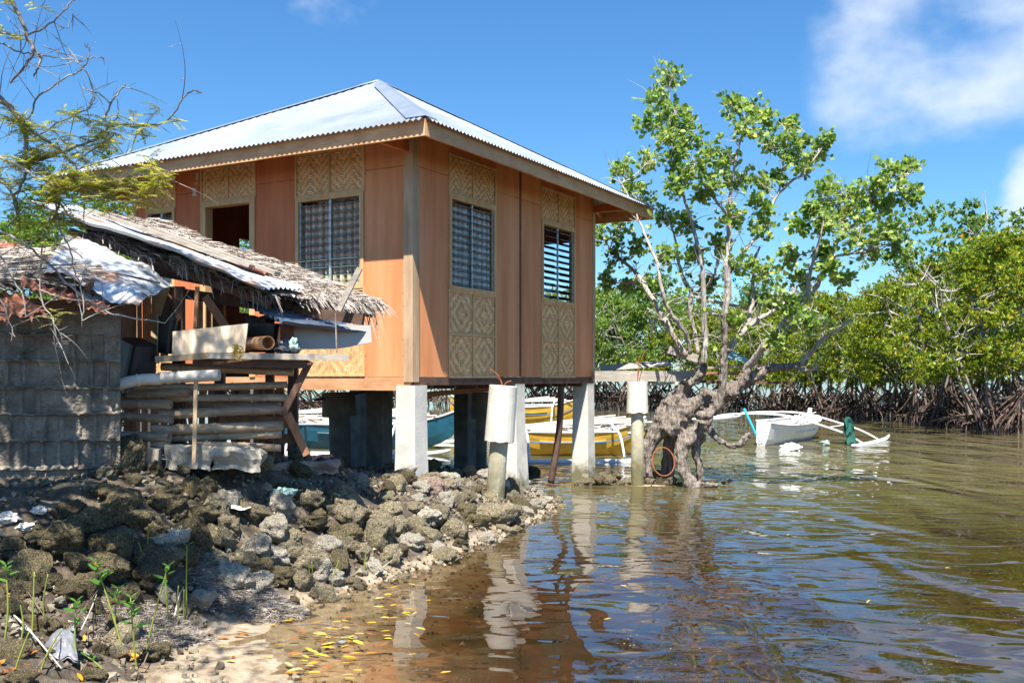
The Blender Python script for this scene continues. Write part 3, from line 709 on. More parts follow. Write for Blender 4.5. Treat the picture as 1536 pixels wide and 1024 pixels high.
hpost(.10, .08, -.10, -1.35, .27, .015); hpost(2.55, .12, -.10, -1.78, .27, .06); hpost(4.85, .12, -.01, -1.78, .26, .02)
hpost(.12, 2.5, -.17, -1.1, mat='concshade'); hpost(.12, 4.6, -.17, -1.1, mat='concshade')
hpost(2.6, 2.45, -.16, -1.5, .29, mat='concshade'); hpost(4.85, 2.35, -.16, -2.2, .28, mat='concshade'); hpost(4.85, 4.6, -.16, -2.2, .28, mat='concshade'); hpost(2.6, 4.6, -.16, -1.6, .28, mat='concshade')
# lower lumber under the floor
mb = MB(); mb.plank((1.4, 1.1, -.26), (3.6, .55, -.14), .06, .07); hb(mb, 'floor_brace', 'redplank')
mb = MB(); mb.plank((1.9, 3.1, -.34), (3.1, 2.7, -.18), .1, .03); hb(mb, 'floor_brace', 'darkwood')

# old round columns under and beside the house
def oldcol(name, label, base, top, zmid, r1, r2, mat='concold', mat2='concrete', rod=False, rag=.03):
    o = empty(name, base); tag(o, label, 'pillar')
    b = Vector(base); t = Vector(top); d = (t-b); f = (zmid-b.z)/d.z; m_ = b + d*f
    mb = MB(); mb.tube([b-Vector((0,0,.15)), b+d*f*.25, b+d*f*.5, b+d*f*.8, m_+d*.03], [r1*1.02, r1, r1*1.02, r1, r1], 20, wob=.02); mb.build('shaft', mat, o, smooth=False)
    mb = MB(); n = 24; ax = d.normalized(); X = ax.orthogonal().normalized(); Y_ = ax.cross(X); rg = []
    L_ = (t-m_).length
    for k, f2 in enumerate((-.015, .0, .03, .3, .6, .9, .985, 1.0)):
        ring = []
        for j in range(n):
            a = 2*math.pi*j/n; rr = r2*(1-.06*f2)*(1 if f2 < .99 else .96)
            if f2 < 0: rr = r1*.9
            off = (rag*noise.noise(Vector((math.cos(a)*2, math.sin(a)*2, b.x))) if f2 < .05 else 0)
            ring.append(mb.vert(m_ + ax*(L_*max(f2, 0)+off) + X*math.cos(a)*rr + Y_*math.sin(a)*rr))
        rg.append(ring)
    for k in range(len(rg)-1):
        for j in range(n): mb.f.append((rg[k][j], rg[k][(j+1) % n], rg[k+1][(j+1) % n], rg[k+1][j])); mb.t.append(.5)
    mb.f.append(tuple(rg[-1])); mb.t.append(.5); mb.f.append(tuple(rg[0][::-1])); mb.t.append(.5)
    mb.build('drum', mat2, o, smooth=False)
    if rod:
        for s_, (ex, ez) in enumerate(rod):
            mb = MB(); p, r = bez([(t-ax*.05, .006), (t+Vector((ex*.3, 0, ez*.5)), .006), (t+Vector((ex, .02, ez)), .006)], 4); mb.tube(p, r, 5); mb.build('reinforcing_rod', 'rusthoop', o)
    return o
o = oldcol('concrete_pillar', 'leaning white drum of concrete on a thinner round column in front of the house', at(742, 757, 12.35), at(755, 578, 12.35), at(0, 662, 12.35).z, .112, .185, 'concold', 'concrete', rod=[(-.18, .22), (.1, .06), (-.08, .1)], rag=.022)
# rust streak as a stain band on the drum
o = oldcol('concrete_pillar', 'thin moss-stained column with a short drum on top between house and tree', at(956, 728, 15.5), at(956, 573, 15.6), at(0, 620, 15.5).z, .10, .17, 'concold', 'concrete', rod=[(.12, .5), (.03, .4)])
o = oldcol('concrete_pillar', 'dark round column in the shade under the left half of the house', at(511, 695, 15.0), at(508, 588, 15.0), at(0, 624, 15.0).z, .16, .26, 'concshade', 'concshade')
o = oldcol('concrete_pillar', 'dark round column in the shade behind the middle stilts', at(722, 716, 16.3), at(722, 588, 16.3), at(0, 628, 16.3).z, .09, .17, 'concshade', 'concshade')
mb = MB(); p, r = bez([(at(826, 724, 15.2), .052), (at(832, 690, 15.2), .055), (at(839, 640, 15.2), .052), (at(842, 573, 15.2), .05)], 4); mb.tube(p, r, 9)
tag(mb.build('wooden_pole', 'darkwood', smooth=True), 'crooked dark wooden pole standing in the water between two white stilts', 'pole')
# deck beam and platform by the tree
mb = MB(); mb.plank(at(892, 564, 15.75), at(1052, 564, 15.75), .06, .165); tag(mb.build('deck_beam', 'greyplank'), 'long weathered timber running from the house corner to the tree', 'beam')
mb = MB(); mb.plank(at(940, 579, 16.4), at(1018, 574, 16.2), .08, .045); tag(mb.build('loose_plank', 'bamboopale'), 'pale thin plank just under the long timber by the tree', 'plank')
mb = MB(); mb.plank(at(1003, 524, 15.6), at(1046, 538, 15.6), .09, .12); tag(mb.build('split_log', 'greyplank'), 'short broken log end jammed in the fork of the tree', 'log')
for (a, b, w_, h_, lb, mt) in (((1045, 552, 16.3), (1150, 548, 16.3), .5, .035, 'upper grey board of the platform in the tree', 'greyplank'),
                           ((1050, 560, 15.9), (1152, 560, 15.9), .3, .05, 'brown middle board of the platform in the tree', 'redplank'),
                           ((1040, 572, 15.7), (1190, 574, 15.9), .08, .045, 'lowest thin board of the platform, sticking out to the right', 'darkwood')):
    mb = MB(); mb.plank(at(*a), at(*b), w_, h_); tag(mb.build('platform_board', mt), lb, 'board')
for (a, b, lb) in (((1040, 445, 16.4), (1122, 463, 16.2), 'upper bare pole tied across the limbs of the big tree'), ((1035, 465, 16.4), (1115, 480, 16.2), 'lower bare pole tied across the limbs of the big tree')):
    mb = MB(); mb.tube([at(*a), at(*b)], [.02, .03], 6); tag(mb.build('lashed_pole', 'twig'), lb, 'pole')
mb = MB(); p, r = bez([(at(1098, 412, 15.2), .008), (at(1108, 432, 15.1), .008), (at(1122, 452, 15.1), .008)], 3); mb.tube(p, r, 5); tag(mb.build('rope', 'bluerope'), 'thin blue rope tied to the upper limbs of the big tree', 'rope')
mb = MB(); nn = 10
mb.patch(at(900, 548, 16.9), at(1000, 540, 16.9), at(1010, 548, 16.5), at(905, 556, 16.5), 4, 2); tag(mb.build('board_walk', 'greyplank'), 'low grey boards lying behind the long timber', 'boards')
mb = MB(); c = at(1110, 540, 16.2)
mb.patch(c+Vector((-.28, 0, .02)), c+Vector((.26, -.05, -.05)), c+Vector((.3, .3, -.05)), c+Vector((-.1, .3, .2)), 8, 6, lambda u, v, p, n: p + Vector((0, 0, .05*noise.noise(p*9)))); tag(mb.build('plastic_sheet', 'tealbag'), 'crumpled pale plastic sheet on the platform in the tree', 'sheet')
# rusty hoop at the foot of the tree
mb = MB(); c = at(995, 692, 15.2); pts = [c + Vector((math.cos(a)*.17, .1*math.sin(a), math.sin(a)*.21)) for a in np.linspace(0, 2*math.pi, 26)]
mb.tube(pts, .010, 5); tag(mb.build('metal_hoop', 'rusthoop'), 'rusty orange hoop leaning in the hollow of the big trunk', 'hoop')
# ------------------------------------------------------------------ hollow block wall
def wallpt(u): return Vector((lerp(-3.0, -4.7, u), lerp(7.62, 7.15, u), 0))
WL = 1.764; wn_ = Vector((-(7.15-7.62), -(-1.7) * -1, 0)); wn_ = Vector((.267, -.964, 0)).normalized()
wd_ = Vector((-1.7, -.47, 0)).normalized(); wn_ = Vector((wd_.y, -wd_.x, 0)); wn_ = wn_ if wn_.y < 0 else -wn_
bw = empty('block_wall', (-3.85, 7.4, .7)); tag(bw, 'rough grey hollow block wall with ribbed mortar joints at the left edge', 'wall')
mb = MB(); Z0, Z1, c = .62, 2.21, .0085; nu = int(WL/c); nv = int((Z1-Z0)/c)
cr = .2; rows = [(U(0, .4), U(.06, .085), [U(-.02, .02) for _ in range(40)]) for _ in range(12)]
V = []
for j in range(nv+1):
    z = Z0 + (Z1-Z0)*j/nv; k = int((z-.61)/cr); fz = (z-.61)/cr - k; off, dep, jit = rows[k]
    if k < 2: dep *= .25
    for i in range(nu+1):
        s = WL*i/nu; p = wallpt(0) + wd_*s + Vector((0, 0, z))
        s2 = s + off; q = int(s2/.118); fq = s2/.118 - q; fq2 = abs(fq - .5 + jit[q % 40]*3)*2
        edge = min(1, max(0, (1-fq2)/.3)); em = min(1, max(0, min(fz, 1-fz)/.07)); es = min(1, s/.05)
        blockj = 1.0
        n1 = noise.fractal(p*9, 1, 2, 4); n2 = noise.fractal(p*32, 1, 2, 3); n3 = noise.noise(p*2.3)
        fq2 = min(1, fq2/.80); hsh = abs(math.sin((q*12.9898 + k*78.233))*43758.5) % 1; d = -dep * (.15 + hsh*1.1) * math.sqrt(max(0, 1-fq2**2.0)) * em**.5 * es * (1.1 + .5*n3)
        if fz < .08 or fz > .92: d += .024 + .014*n1
        if k == len(rows)-5 and s < .42: d = -.004
        d += .012*n1 + .006*n2
        if em > .9 and noise.noise(p*5 + Vector((7, 1, 3))) > .30: d += .03*(noise.noise(p*24)+.3)
        V.append(tuple(p + wn_*d))
mb.v = V
for j in range(nv):
    for i in range(nu): q = j*(nu+1)+i; mb.f.append((q, q+1, q+nu+2, q+nu+1)); mb.t.append(.5)
mb.build('block_face', 'block', bw)
mb = MB(); a = wallpt(0) - wn_*.03 + wd_*.012; b_ = wallpt(1) - wn_*.03; bk = -wn_*.12
mb.hexa([a+Vector((0,0,Z0)), b_+Vector((0,0,Z0)), b_+bk+Vector((0,0,Z0)), a+bk+Vector((0,0,Z0)), a+Vector((0,0,Z1-.01)), b_+Vector((0,0,Z1-.01)), b_+bk+Vector((0,0,Z1-.01)), a+bk+Vector((0,0,Z1-.01))])
mb.build('block_core', 'block', bw)
# rough plinth at its foot
mb = MB(); A = wallpt(-.03)+wn_*.0; B = wallpt(1.02)
mb.patch(A+Vector((0,0,.80)), B+Vector((0,0,.80)), B+wn_*.26+Vector((0,0,.60)), A+wn_*.20+Vector((0,0,.55)), 60, 12, lambda u, v, p, n: p+Vector((0, 0, .05*math.sin(min(v*2.2, 1.57)))) + Vector((0,0,.03*noise.fractal(p*6,1,2,4))))
mb.build('plinth', 'ledge', bw)
# timber along the top of the wall
mb = MB(); mb.plank(at(-30, 455, 7.2), at(182, 461, 7.7), .16, .07); tag(mb.build('wall_plate', 'darkwood'), 'dark timber lying along the top of the block wall', 'timber')

# ------------------------------------------------------------------ low patched roof over the wall
lowr = empty('patched_roof', (-3.9, 7.6, 2.25)); tag(lowr, 'low patched roof of rusty sheets, thatch and a bent silver sheet above the block wall', 'roof')
def sheet(name, mat, P, nu, nv, amp=.012, wl=.076, axis='v', crumple=.03, fr=3.0, parent=None, droop=None, smooth=True, jag=0.0, th=.003):
    a, b, c_, d = [at(*p) for p in P]; Lu = (b-a).length; Lv = (d-a).length; mb = MB()
    def fn(u, v, p, n):
        q = u*Lu if axis == 'u' else v*Lv
        if jag:
            if v > .98: p = p + (d-a).normalized()*jag*noise.noise(Vector((u*14, 3, 1)))
            if u > .98: p = p + (b-a).normalized()*jag*noise.noise(Vector((v*14, 7, 1)))
        p = p + n*(amp*math.cos(2*math.pi*q/wl) + crumple*noise.fractal(p*fr, 1, 2, 3))
        if droop: p = p + Vector((0, 0, droop(u, v)))
        return p
    mb.patch(a, b, c_, d, nu, nv, fn)
    n0 = len(mb.v)                                           # give the sheet a second face and a rim
    nn = (b-a).cross(d-a).normalized()*th; mb.v += [tuple(Vector(v)+nn) for v in mb.v[:n0]]
    mb.f += [tuple(n0+i for i in f[::-1]) for f in mb.f[:]]; mb.t += mb.t[:]
    return mb.build(name, mat, parent, smooth=smooth)
o = sheet('silver_sheet', 'oldiron', [(98, 350, 8.5), (262, 423, 8.3), (206, 452, 7.45), (64, 410, 7.3)], 130, 60, .0035, .09, 'u', .07, 2.2, lowr, lambda u, v: -.10*max(0, v-.75)*4*max(0, u-.3)); o['label'] = 'bent silver sheet with rust stains'
o = sheet('silver_sheet', 'oldiron', [(66, 412, 7.5), (160, 436, 7.6), (196, 458, 7.5), (110, 446, 7.35)], 60, 30, .003, .09, 'u', .03, 3, lowr)
o = sheet('rusty_sheet', 'rust', [(24, 410, 7.42), (166, 449, 7.5), (163, 470, 7.25), (34, 430, 7.15)], 90, 14, .010, .076, 'u', .03, 5, lowr, jag=.05); o['label'] = 'long narrow dark rusty sheet'
o = sheet('rusty_sheet', 'rust', [(-30, 432, 7.3), (48, 448, 7.3), (72, 470, 7.0), (-30, 490, 6.9)], 60, 30, .010, .076, 'u', .04, 5, lowr, jag=.12); o['label'] = 'orange rusty sheet with a torn edge'
o = sheet('rusty_sheet', 'rust', [(-40, 348, 8.6), (28, 366, 8.6), (36, 392, 8.2), (-40, 392, 8.1)], 50, 20, .010, .076, 'u', .04, 5, lowr, jag=.06)
def strands(P, n, ln, wd, lift=.03, jit=.35, along='u', parent=None, name='thatch', mat='thatch', curve=0.0, cover=lambda u, v: True):
    a, b, c_, d = [np.array(at(*p)) for p in P]
    u = np.random.rand(n); v = np.random.rand(n)
    keep = np.array([cover(x, y) for x, y in zip(u, v)]); u = u[keep]; v = v[keep]; n = len(u)
    p = ((a[None]*(1-u)[:,None] + b[None]*u[:,None])*(1-v)[:,None] + (d[None]*(1-u)[:,None] + c_[None]*u[:,None])*v[:,None])
    nrm = np.cross(b-a, d-a); nrm /= np.linalg.norm(nrm)
    if nrm[2] < 0: nrm = -nrm
    ax = (b-a) if along == 'u' else (d-a); ax = ax/np.linalg.norm(ax); sx = np.cross(nrm, ax)
    D = ax[None] + sx[None]*np.random.normal(0, jit, n)[:,None] + nrm[None]*np.random.normal(.02, .10, n)[:,None]
    D /= np.linalg.norm(D, axis=1, keepdims=True)
    p = p + nrm[None]*(np.random.rand(n)**1.6*lift)[:,None]
    S = np.cross(D, nrm[None]) ; S /= np.linalg.norm(S, axis=1, keepdims=True); S = S*math.cos(.5) + nrm[None]*np.random.uniform(-.7, .7, n)[:,None]
    Lg = np.random.uniform(.5, 1.2, n)[:,None]*ln; Wd = np.random.uniform(.5, 1.3, n)[:,None]*wd
    e = p + D*Lg; e[:,2] -= curve*Lg[:,0]
    m_ = (p+e)/2 + nrm[None]*.01
    V = np.stack([p-S*Wd/2, p+S*Wd/2, m_+S*Wd/2, m_-S*Wd/2, e+S*Wd*.3, e-S*Wd*.3], 1).reshape(-1, 3)
    bb = np.arange(n)[:,None]*6; Fq = np.concatenate([bb+[[0,1,2,3]], bb+[[3,2,4,5]]], 1).reshape(-1, 4)
    return mkmesh(name, V, Fq, np.repeat(np.random.rand(n), 2), mat, parent)
def base(P, parent, name='thatch_base', nu=40, nv=20, sink=.03, mat='thatchbase'):
    mb = MB(); a, b, c_, d = [at(*p) for p in P]; mb.patch(a, b, c_, d, nu, nv, lambda u, v, p, n: p - Vector((0,0,sink)) + Vector((0,0,.03*noise.fractal(p*5,1,2,3)))); mb.build(name, mat, parent)
PL = [(-60, 375, 8.6), (78, 384, 8.5), (108, 420, 7.5), (-60, 430, 7.2)]
base(PL, lowr); o = strands(PL, 5200, .28, .010, .05, .22, 'u', lowr)
mb = MB()
for k in range(5): mb = MB(); x = -20+k*38; mb.tube([at(x, 432, 7.35), at(x+30, 378, 8.6)], .03, 6); mb.build('rafter_pole', 'darkwood', lowr)
for (p, q, r_) in (((118, 402, 7.8), (240, 425, 7.85), .009), ((110, 404, 7.8), (148, 428, 7.5), .008), ((180, 424, 7.75), (225, 446, 7.6), .008)):
    mb = MB(); mb.tube([at(*p), (at(*p)+at(*q))/2 + Vector((0,0,.015)), at(*q)], r_, 5); mb.build('loose_stick', 'darktwig', lowr)

# ------------------------------------------------------------------ shed
shed = empty('lean_to_shed', (-2.9, 9.0, 1.0)); tag(shed, 'ramshackle open shed with a sloping palm thatch roof in front of the house', 'shed')
RF = [(75, 326, 8.7), (405, 446, 8.0), (572, 462, 10.3), (228, 336, 10.9)]        # ridge near, eave near, eave far, ridge far
def RP(u, v, up=0.0):
    a, b, c_, d = [at(*p) for p in RF]; p = (a*(1-u)+b*u)*(1-v)+(d*(1-u)+c_*u)*v; return p + Vector((0, 0, up))
def roofpx(u0, u1, v0, v1, up=0.0): return None
def strands_on(n, u0, u1, v0, v1, ln, wd, lift, jit, curve=0.0, name='thatch', mat='thatch', humps=True):
    a, b, c_, d = [np.array(at(*p)) for p in RF]
    u = np.random.uniform(u0, u1, n); v = np.random.uniform(v0, v1, n)
    p = ((a[None]*(1-u)[:,None] + b[None]*u[:,None])*(1-v)[:,None] + (d[None]*(1-u)[:,None] + c_[None]*u[:,None])*v[:,None])
    hum = np.array([noise.noise(Vector(q)*1.6)*.07 + noise.noise(Vector(q)*5)*.035 for q in p])
    nrm = np.cross(b-a, d-a); nrm /= np.linalg.norm(nrm); nrm = nrm if nrm[2] > 0 else -nrm
    ax = (b-a)/np.linalg.norm(b-a); sx = np.cross(nrm, ax)
    D = ax[None] + sx[None]*np.random.normal(0, jit, n)[:,None] + nrm[None]*np.random.normal(.03, .14, n)[:,None]; D /= np.linalg.norm(D, axis=1, keepdims=True)
    p = p + nrm[None]*(np.random.rand(n)**1.5*lift + hum + .02)[:,None]
    S = np.cross(D, nrm[None]); S /= np.linalg.norm(S, axis=1, keepdims=True); S = S*.85 + nrm[None]*np.random.uniform(-.7, .7, n)[:,None]
    Lg = np.random.uniform(.4, 1.2, n)[:,None]*ln; Wd = np.random.uniform(.5, 1.3, n)[:,None]*wd
    m_ = p + D*Lg*.5; e = p + D*Lg; e[:,2] -= curve*Lg[:,0]
    V = np.stack([p-S*Wd/2, p+S*Wd/2, m_+S*Wd/2, m_-S*Wd/2, e+S*Wd*.3, e-S*Wd*.3], 1).reshape(-1, 3)
    bb = np.arange(n)[:,None]*6; Fq = np.concatenate([bb+[[0,1,2,3]], bb+[[3,2,4,5]]], 1).reshape(-1, 4)
    return mkmesh(name, V, Fq, np.repeat(np.random.rand(n), 2), mat, shed)
mb = MB(); mb.patch(RP(.02, .06), RP(.97, .06), RP(.97, 1), RP(.02, 1), 60, 40, lambda u, v, p, n: p + Vector((0,0,noise.noise(p*1.6)*.07 + noise.noise(p*5)*.035 - .005)))
thb = mb.build('thatch_base', 'thatchbase', shed)
strands_on(42000, .02, .98, .17, 1.0, .13, .0085, .05, .8)
strands_on(1300, .02, .98, .06, .2, .13, .0085, .0, .8)
strands_on(1300, .93, 1.0, .25, 1.0, .17, .010, .05, .5, .35, 'thatch_fringe')
strands_on(120, .55, .98, .02, .07, .14, .010, -.05, .9, .9, 'thatch_fringe')
strands_on(170, .15, .70, .0, .08, .13, .011, -.07, .7, .5, 'thatch_fringe')
strands_on(110, .93, 1.0, .3, .9, .22, .012, .0, .3, 1.3, 'thatch_fringe')
# long corrugated sheet on the near edge
def roofsheet(name, mat, u0, u1, v0, v1, up, nu=70, nv=60, amp=.010, crum=.02, label=None, droop=0.0):
    mb = MB(); a, b, c_, d = RP(u0, v0, up), RP(u1, v0, up), RP(u1, v1, up), RP(u0, v1, up); Lv = (d-a).length
    mb.patch(a, b, c_, d, nu, nv, lambda u, v, p, n: p + Vector((0, 0, amp*math.cos(2*math.pi*v*Lv/.076) + crum*noise.fractal(p*2.5, 1, 2, 2) - droop*max(0, u-.6)**2*(1-v)*3)))
    n0 = len(mb.v); mb.v += [(x, y, z-.003) for x, y, z in mb.v[:n0]]; mb.f += [tuple(n0+i for i in f[::-1]) for f in mb.f[:]]; mb.t += mb.t[:]
    o = mb.build(name, mat, shed, smooth=True)
    if label: o['label'] = label
    return o
roofsheet('corrugated_sheet', 'oldiron', -.02, 1.0, -.06, .25, .10, 90, 60, .011, .03, 'long silver corrugated sheet along the near edge', .10)
roofsheet('corrugated_sheet', 'oldiron', .70, 1.02, .12, .36, .035, 40, 60, .011, .02, 'short silver sheet end showing under the thatch')
roofsheet('corrugated_sheet', 'oldiron', -.06, .10, -.10, .10, .10, 30, 40, .010, .05)
roofsheet('rusty_sheet', 'rust', .66, .86, .19, .27, .125, 30, 20, .010, .01)
for (u0, v0, u1, v1, up, lb) in ((.10, .16, .80, .215, .14, 'long'), (.35, .26, .885, .262, .15, 'short')):
    mb = MB(); mb.plank(RP(u0, v0, up), RP(u1, v1, up), .10, .035); o = mb.build('roof_plank', 'greyplank', shed); o['label'] = lb + ' weathered plank laid on the roof'
# lower small corrugated sheet under the eave
o = sheet('corrugated_sheet', 'shadeiron', [(362, 452, 8.5), (455, 458, 9.3), (552, 500, 8.9), (425, 484, 8.0)], 110, 70, .016, .085, 'v', .01, 3, shed); o['label'] = 'small corrugated awning coloured shadow grey-blue under the thatch eave'
def P4(name, mat, a, b, w_, h_, parent=shed, up=(0, 0, 1), label=None):
    mb = MB(); mb.plank(at(*a), at(*b), w_, h_, up, U(0, 1)); o = mb.build(name, mat, parent)
    if label: o['label'] = label
    return o
# posts, beams, rafters
for (a, b, w_, mt) in (((268, 430, 8.35), (268, 690, 8.35), .09, 'darkwood'), ((405, 470, 8.75), (405, 690, 8.75), .07, 'darkwood'), ((330, 395, 9.6), (330, 690, 9.6), .09, 'darkwood'), ((440, 455, 9.6), (440, 690, 9.6), .09, 'darkwood'),
                   ((196, 445, 8.6), (196, 690, 8.6), .08, 'redplank'), ((296, 430, 8.1), (292, 520, 8.1), .03, 'redplank')):
    P4('shed_post', mt, a, b, w_, w_*.8, up=(0, 1, 0))
for (a, b) in (((170, 425, 9.0), (545, 480, 8.6)), ((200, 400, 9.9), (560, 470, 10.1))): P4('roof_beam', 'darkwood', a, b, .06, .09)
for k in range(6):
    v = .1 + k*.16; mb = MB(); mb.plank(RP(.04, v, -.09), RP(.94, v, -.09), .05, .06); mb.build('rafter', 'darkwood', shed)
# upright planks of the left and rear side
for k, (x0, x1, Y, mt, top, bot) in enumerate(((182, 196, 8.9, 'redplank', 440, 545), (206, 212, 8.9, 'redplank', 440, 560), (214, 226, 8.8, 'redplank', 440, 555), (228, 240, 8.7, 'plank', 436, 545), (240, 251, 8.65, 'plank', 430, 540), (252, 262, 8.6, 'plank', 430, 530))):
    P4('upright_plank', mt, ((x0+x1)/2, top, Y), ((x0+x1)/2+U(-2, 2), bot, Y), (x1-x0)/F*Y, .02, up=(0, 1, 0))
for k, x in enumerate((318, 336, 352, 371, 386, 402, 420, 303, 437, 190, 204, 217, 232, 246, 260, 275, 289, 328, 361, 394)):
    P4('upright_plank', 'redplank', (x, 575, 9.7), (x, 682, 9.7), .055 if k % 2 else .075, .02, up=(0, 1, 0))
for (x, y0, y1, w_, mt) in ((300, 448, 520, .05, 'plank'), (313, 452, 515, .04, 'redplank')):
    P4('upright_plank', mt, (x, y0, 9.2), (x, y1, 9.2), w_, .02, up=(0, 1, 0))
P4('leaning_stick', 'redplank', (308, 445, 8.6), (342, 495, 8.5), .07, .02, up=(0, 1, 0)); P4('leaning_stick', 'darkwood', (262, 432, 8.4), (246, 482, 8.4), .07, .03, up=(0, 1, 0))
# shelf
P4('shelf_board', 'greyplank', (311, 533, 7.96), (524, 536, 8.1), .04, .05, up=(0, 0, 1), label='weathered front edge board')
P4('shelf_board', 'plank', (234, 539, 8.0), (316, 533, 8.0), .04, .05)
mb = MB(); mb.patch(at(235, 535, 8.0), at(520, 533, 8.12), at(500, 532, 8.9), at(245, 534, 8.9), 4, 4); mb.build('shelf_deck', 'darkwood', shed)
P4('shelf_beam', 'darkwood', (290, 543, 8.05), (460, 546, 8.1), .05, .07)
P4('shelf_brace', 'darkwood', (465, 542, 8.15), (424, 622, 8.15), .05, .05, up=(0, 1, 0)); P4('shelf_brace', 'redplank', (431, 620, 8.4), (461, 682, 8.4), .06, .05, up=(0, 1, 0))
P4('cross_rail', 'redplank', (330, 628, 8.45), (433, 634, 8.5), .04, .09, up=(0, 0, 1)); P4('cross_rail', 'darkwood', (412, 658, 8.5), (448, 657, 8.5), .05, .08)
mb = MB(); a = [at(430, 487, 8.45), at(512, 487, 8.75), at(556, 488, 8.9), at(558, 513, 8.9), at(524, 520, 8.8), at(505, 523, 8.7), at(430, 524, 8.45)]
mb.poly(a); mb.poly([p+Vector((0, .02, 0)) for p in a[::-1]])
for i in range(len(a)): mb.quad(a[i], a[(i+1) % 7], a[(i+1) % 7]+Vector((0, .02, 0)), a[i]+Vector((0, .02, 0)))
o = mb.build('side_board', 'whiteboard', shed); o['label'] = 'whitewashed board sticking out at the right of the shelf'
mb = MB()
mb.plank(at(508, 466, 8.5), at(540, 402, 8.5), .045, .045, (0, 1, 0)); o = mb.build('prop_stick', 'greyplank', shed); o['label'] = 'square stick standing up through the eave'
for (a, b) in (((503, 470, 8.45), (505, 528, 8.15)), ((555, 468, 10.0), (553, 490, 10.0)), ((561, 470, 10.1), (566, 488, 10.1))):
    mb = MB(); mb.tube([at(*a), at(*b)], .006, 5); mb.build('hanging_wire', 'darktwig', shed)

# ------------------------------------------------------------------ things on and under the shelf
mb = MB(); A = [at(259, 497, 8.0), at(372, 485, 8.05), at(367, 527, 8.02), at(258, 533, 7.97)]; off = Vector((0, .018, 0))
mb.hexa(A + [p+off for p in A]); tag(mb.build('plywood_offcut', 'plyboard'), 'long pale plywood offcut standing on edge on the shelf', 'board')
def pipe(name, mat, p0, p1, r, n=20, inner=.86, mat2=None):
    p0 = Vector(p0); p1 = Vector(p1); d = (p1-p0).normalized(); x = d.orthogonal().normalized(); y = d.cross(x); mb = MB(); rg = []
    for (c_, rr) in ((p0+d*.1, r*inner), (p0, r*inner), (p0, r), (p1, r), (p1, r*inner), (p1-d*.15, r*inner)):
        rg.append([mb.vert(c_ + x*math.cos(2*math.pi*j/n)*rr + y*math.sin(2*math.pi*j/n)*rr) for j in range(n)])
    for k in range(5):
        for j in range(n): mb.f.append((rg[k][j], rg[k][(j+1) % n], rg[k+1][(j+1) % n], rg[k+1][j])); mb.t.append(.5)
    mb.f.append(tuple(rg[0])); mb.t.append(.3); mb.f.append(tuple(rg[5])); mb.t.append(.0)
    return mb.build(name, mat, smooth=False)
tag(pipe('drain_pipe', 'pvc', at(372, 516, 8.35), at(402, 514, 7.95), .056), 'short orange plastic pipe with its open end facing out on the shelf', 'pipe')
def rounded_bin(name, label, c_, sx, sy, sz, rot, taper=.8, open_top=True):
    mb = MB(); rg = []; n = 24
    M_ = Matrix.Translation(Vector(c_)) @ rot
    def ring(z, s):
        out = []
        for j in range(n):
            a = 2*math.pi*(j+.5)/n; e = 5; cx = abs(math.cos(a))**(2/e)*(1 if math.cos(a) > 0 else -1); cy = abs(math.sin(a))**(2/e)*(1 if math.sin(a) > 0 else -1)
            out.append(mb.vert(M_ @ Vector((cx*sx*s/2, cy*sy*s/2, z*sz))))
        return out
    prof = [(0, taper*.9), (.02, taper), (.5, (1+taper)/2), (.93, 1), (.93, 1.07), (1.0, 1.08), (1.0, .98), (.5, .9), (.05, taper*.93)]
    for z, s in prof: rg.append(ring(z, s))
    for k in range(len(rg)-1):
        for j in range(n): mb.f.append((rg[k][j], rg[k][(j+1) % n], rg[k+1][(j+1) % n], rg[k+1][j])); mb.t.append(.5)
    mb.f.append(tuple(rg[0][::-1])); mb.t.append(.5); mb.f.append(tuple(rg[-1])); mb.t.append(.5)
    return tag(mb.build(name, 'blackplastic', smooth=False), label, 'bin')
rounded_bin('plastic_bin', 'black plastic bin turned upside down beside the block wall', at(208, 512, 8.0)+Vector((0, 0, 0)), .31, .28, .30, Matrix.Rotation(math.radians(180+12), 4, 'X') @ Matrix.Rotation(math.radians(-14), 4, 'Y') @ Matrix.Rotation(.6, 4, 'Z'))
rounded_bin('plastic_bin', 'tall black plastic crate behind the plywood offcut', at(250, 530, 8.3), .16, .22, .30, Matrix.Rotation(.1, 4, 'Y'))
rounded_bin('plastic_bin', 'wide dark tub behind the orange pipe on the shelf', at(392, 528, 8.55), .34, .26, .24, Matrix.Rotation(.0, 4, 'Y'))
mb = MB(); mb.box(at(420, 524, 8.4), at(445, 488, 8.6)); mb.box(at(424, 488, 8.4)+Vector((0,0,.002)), at(441, 487, 8.6)+Vector((0,0,.01))); tag(mb.build('carton', 'carton'), 'small dark red carton at the back of the shelf', 'carton')
def bundle(name, mat, c_, r, sq, label, cat, seed=0, amp=.5, sub=3):
    me = bpy.data.meshes.new(name); import bmesh
    bm = bmesh.new(); bmesh.ops.create_icosphere(bm, subdivisions=sub, radius=1)
    for v in bm.verts:
        p = v.co.copy(); k = 1 + amp*noise.fractal(p*1.7 + Vector((seed*3.1, 0, 0)), 1, 2, 4); v.co = Vector((p.x*k*r*sq[0], p.y*k*r*sq[1], p.z*k*r*sq[2]))
    bm.to_mesh(me); bm.free(); me.materials.append(MT[mat]); o = bpy.data.objects.new(name, me); COL.objects.link(o); o.location = c_; WM[o] = Matrix.Translation(Vector(c_))
    return tag(o, label, cat)
bundle('cloth_bundle', 'cloth', at(430, 521, 8.2), .09, (1.3, 1, .6), 'crumpled dark cloth bundle right of the orange pipe', 'bundle', 1)
bundle('plastic_bag', 'tealbag', at(440, 517, 8.12), .055, (.7, .7, 1), 'small pale blue plastic bag among the cloth on the shelf', 'bag', 2)
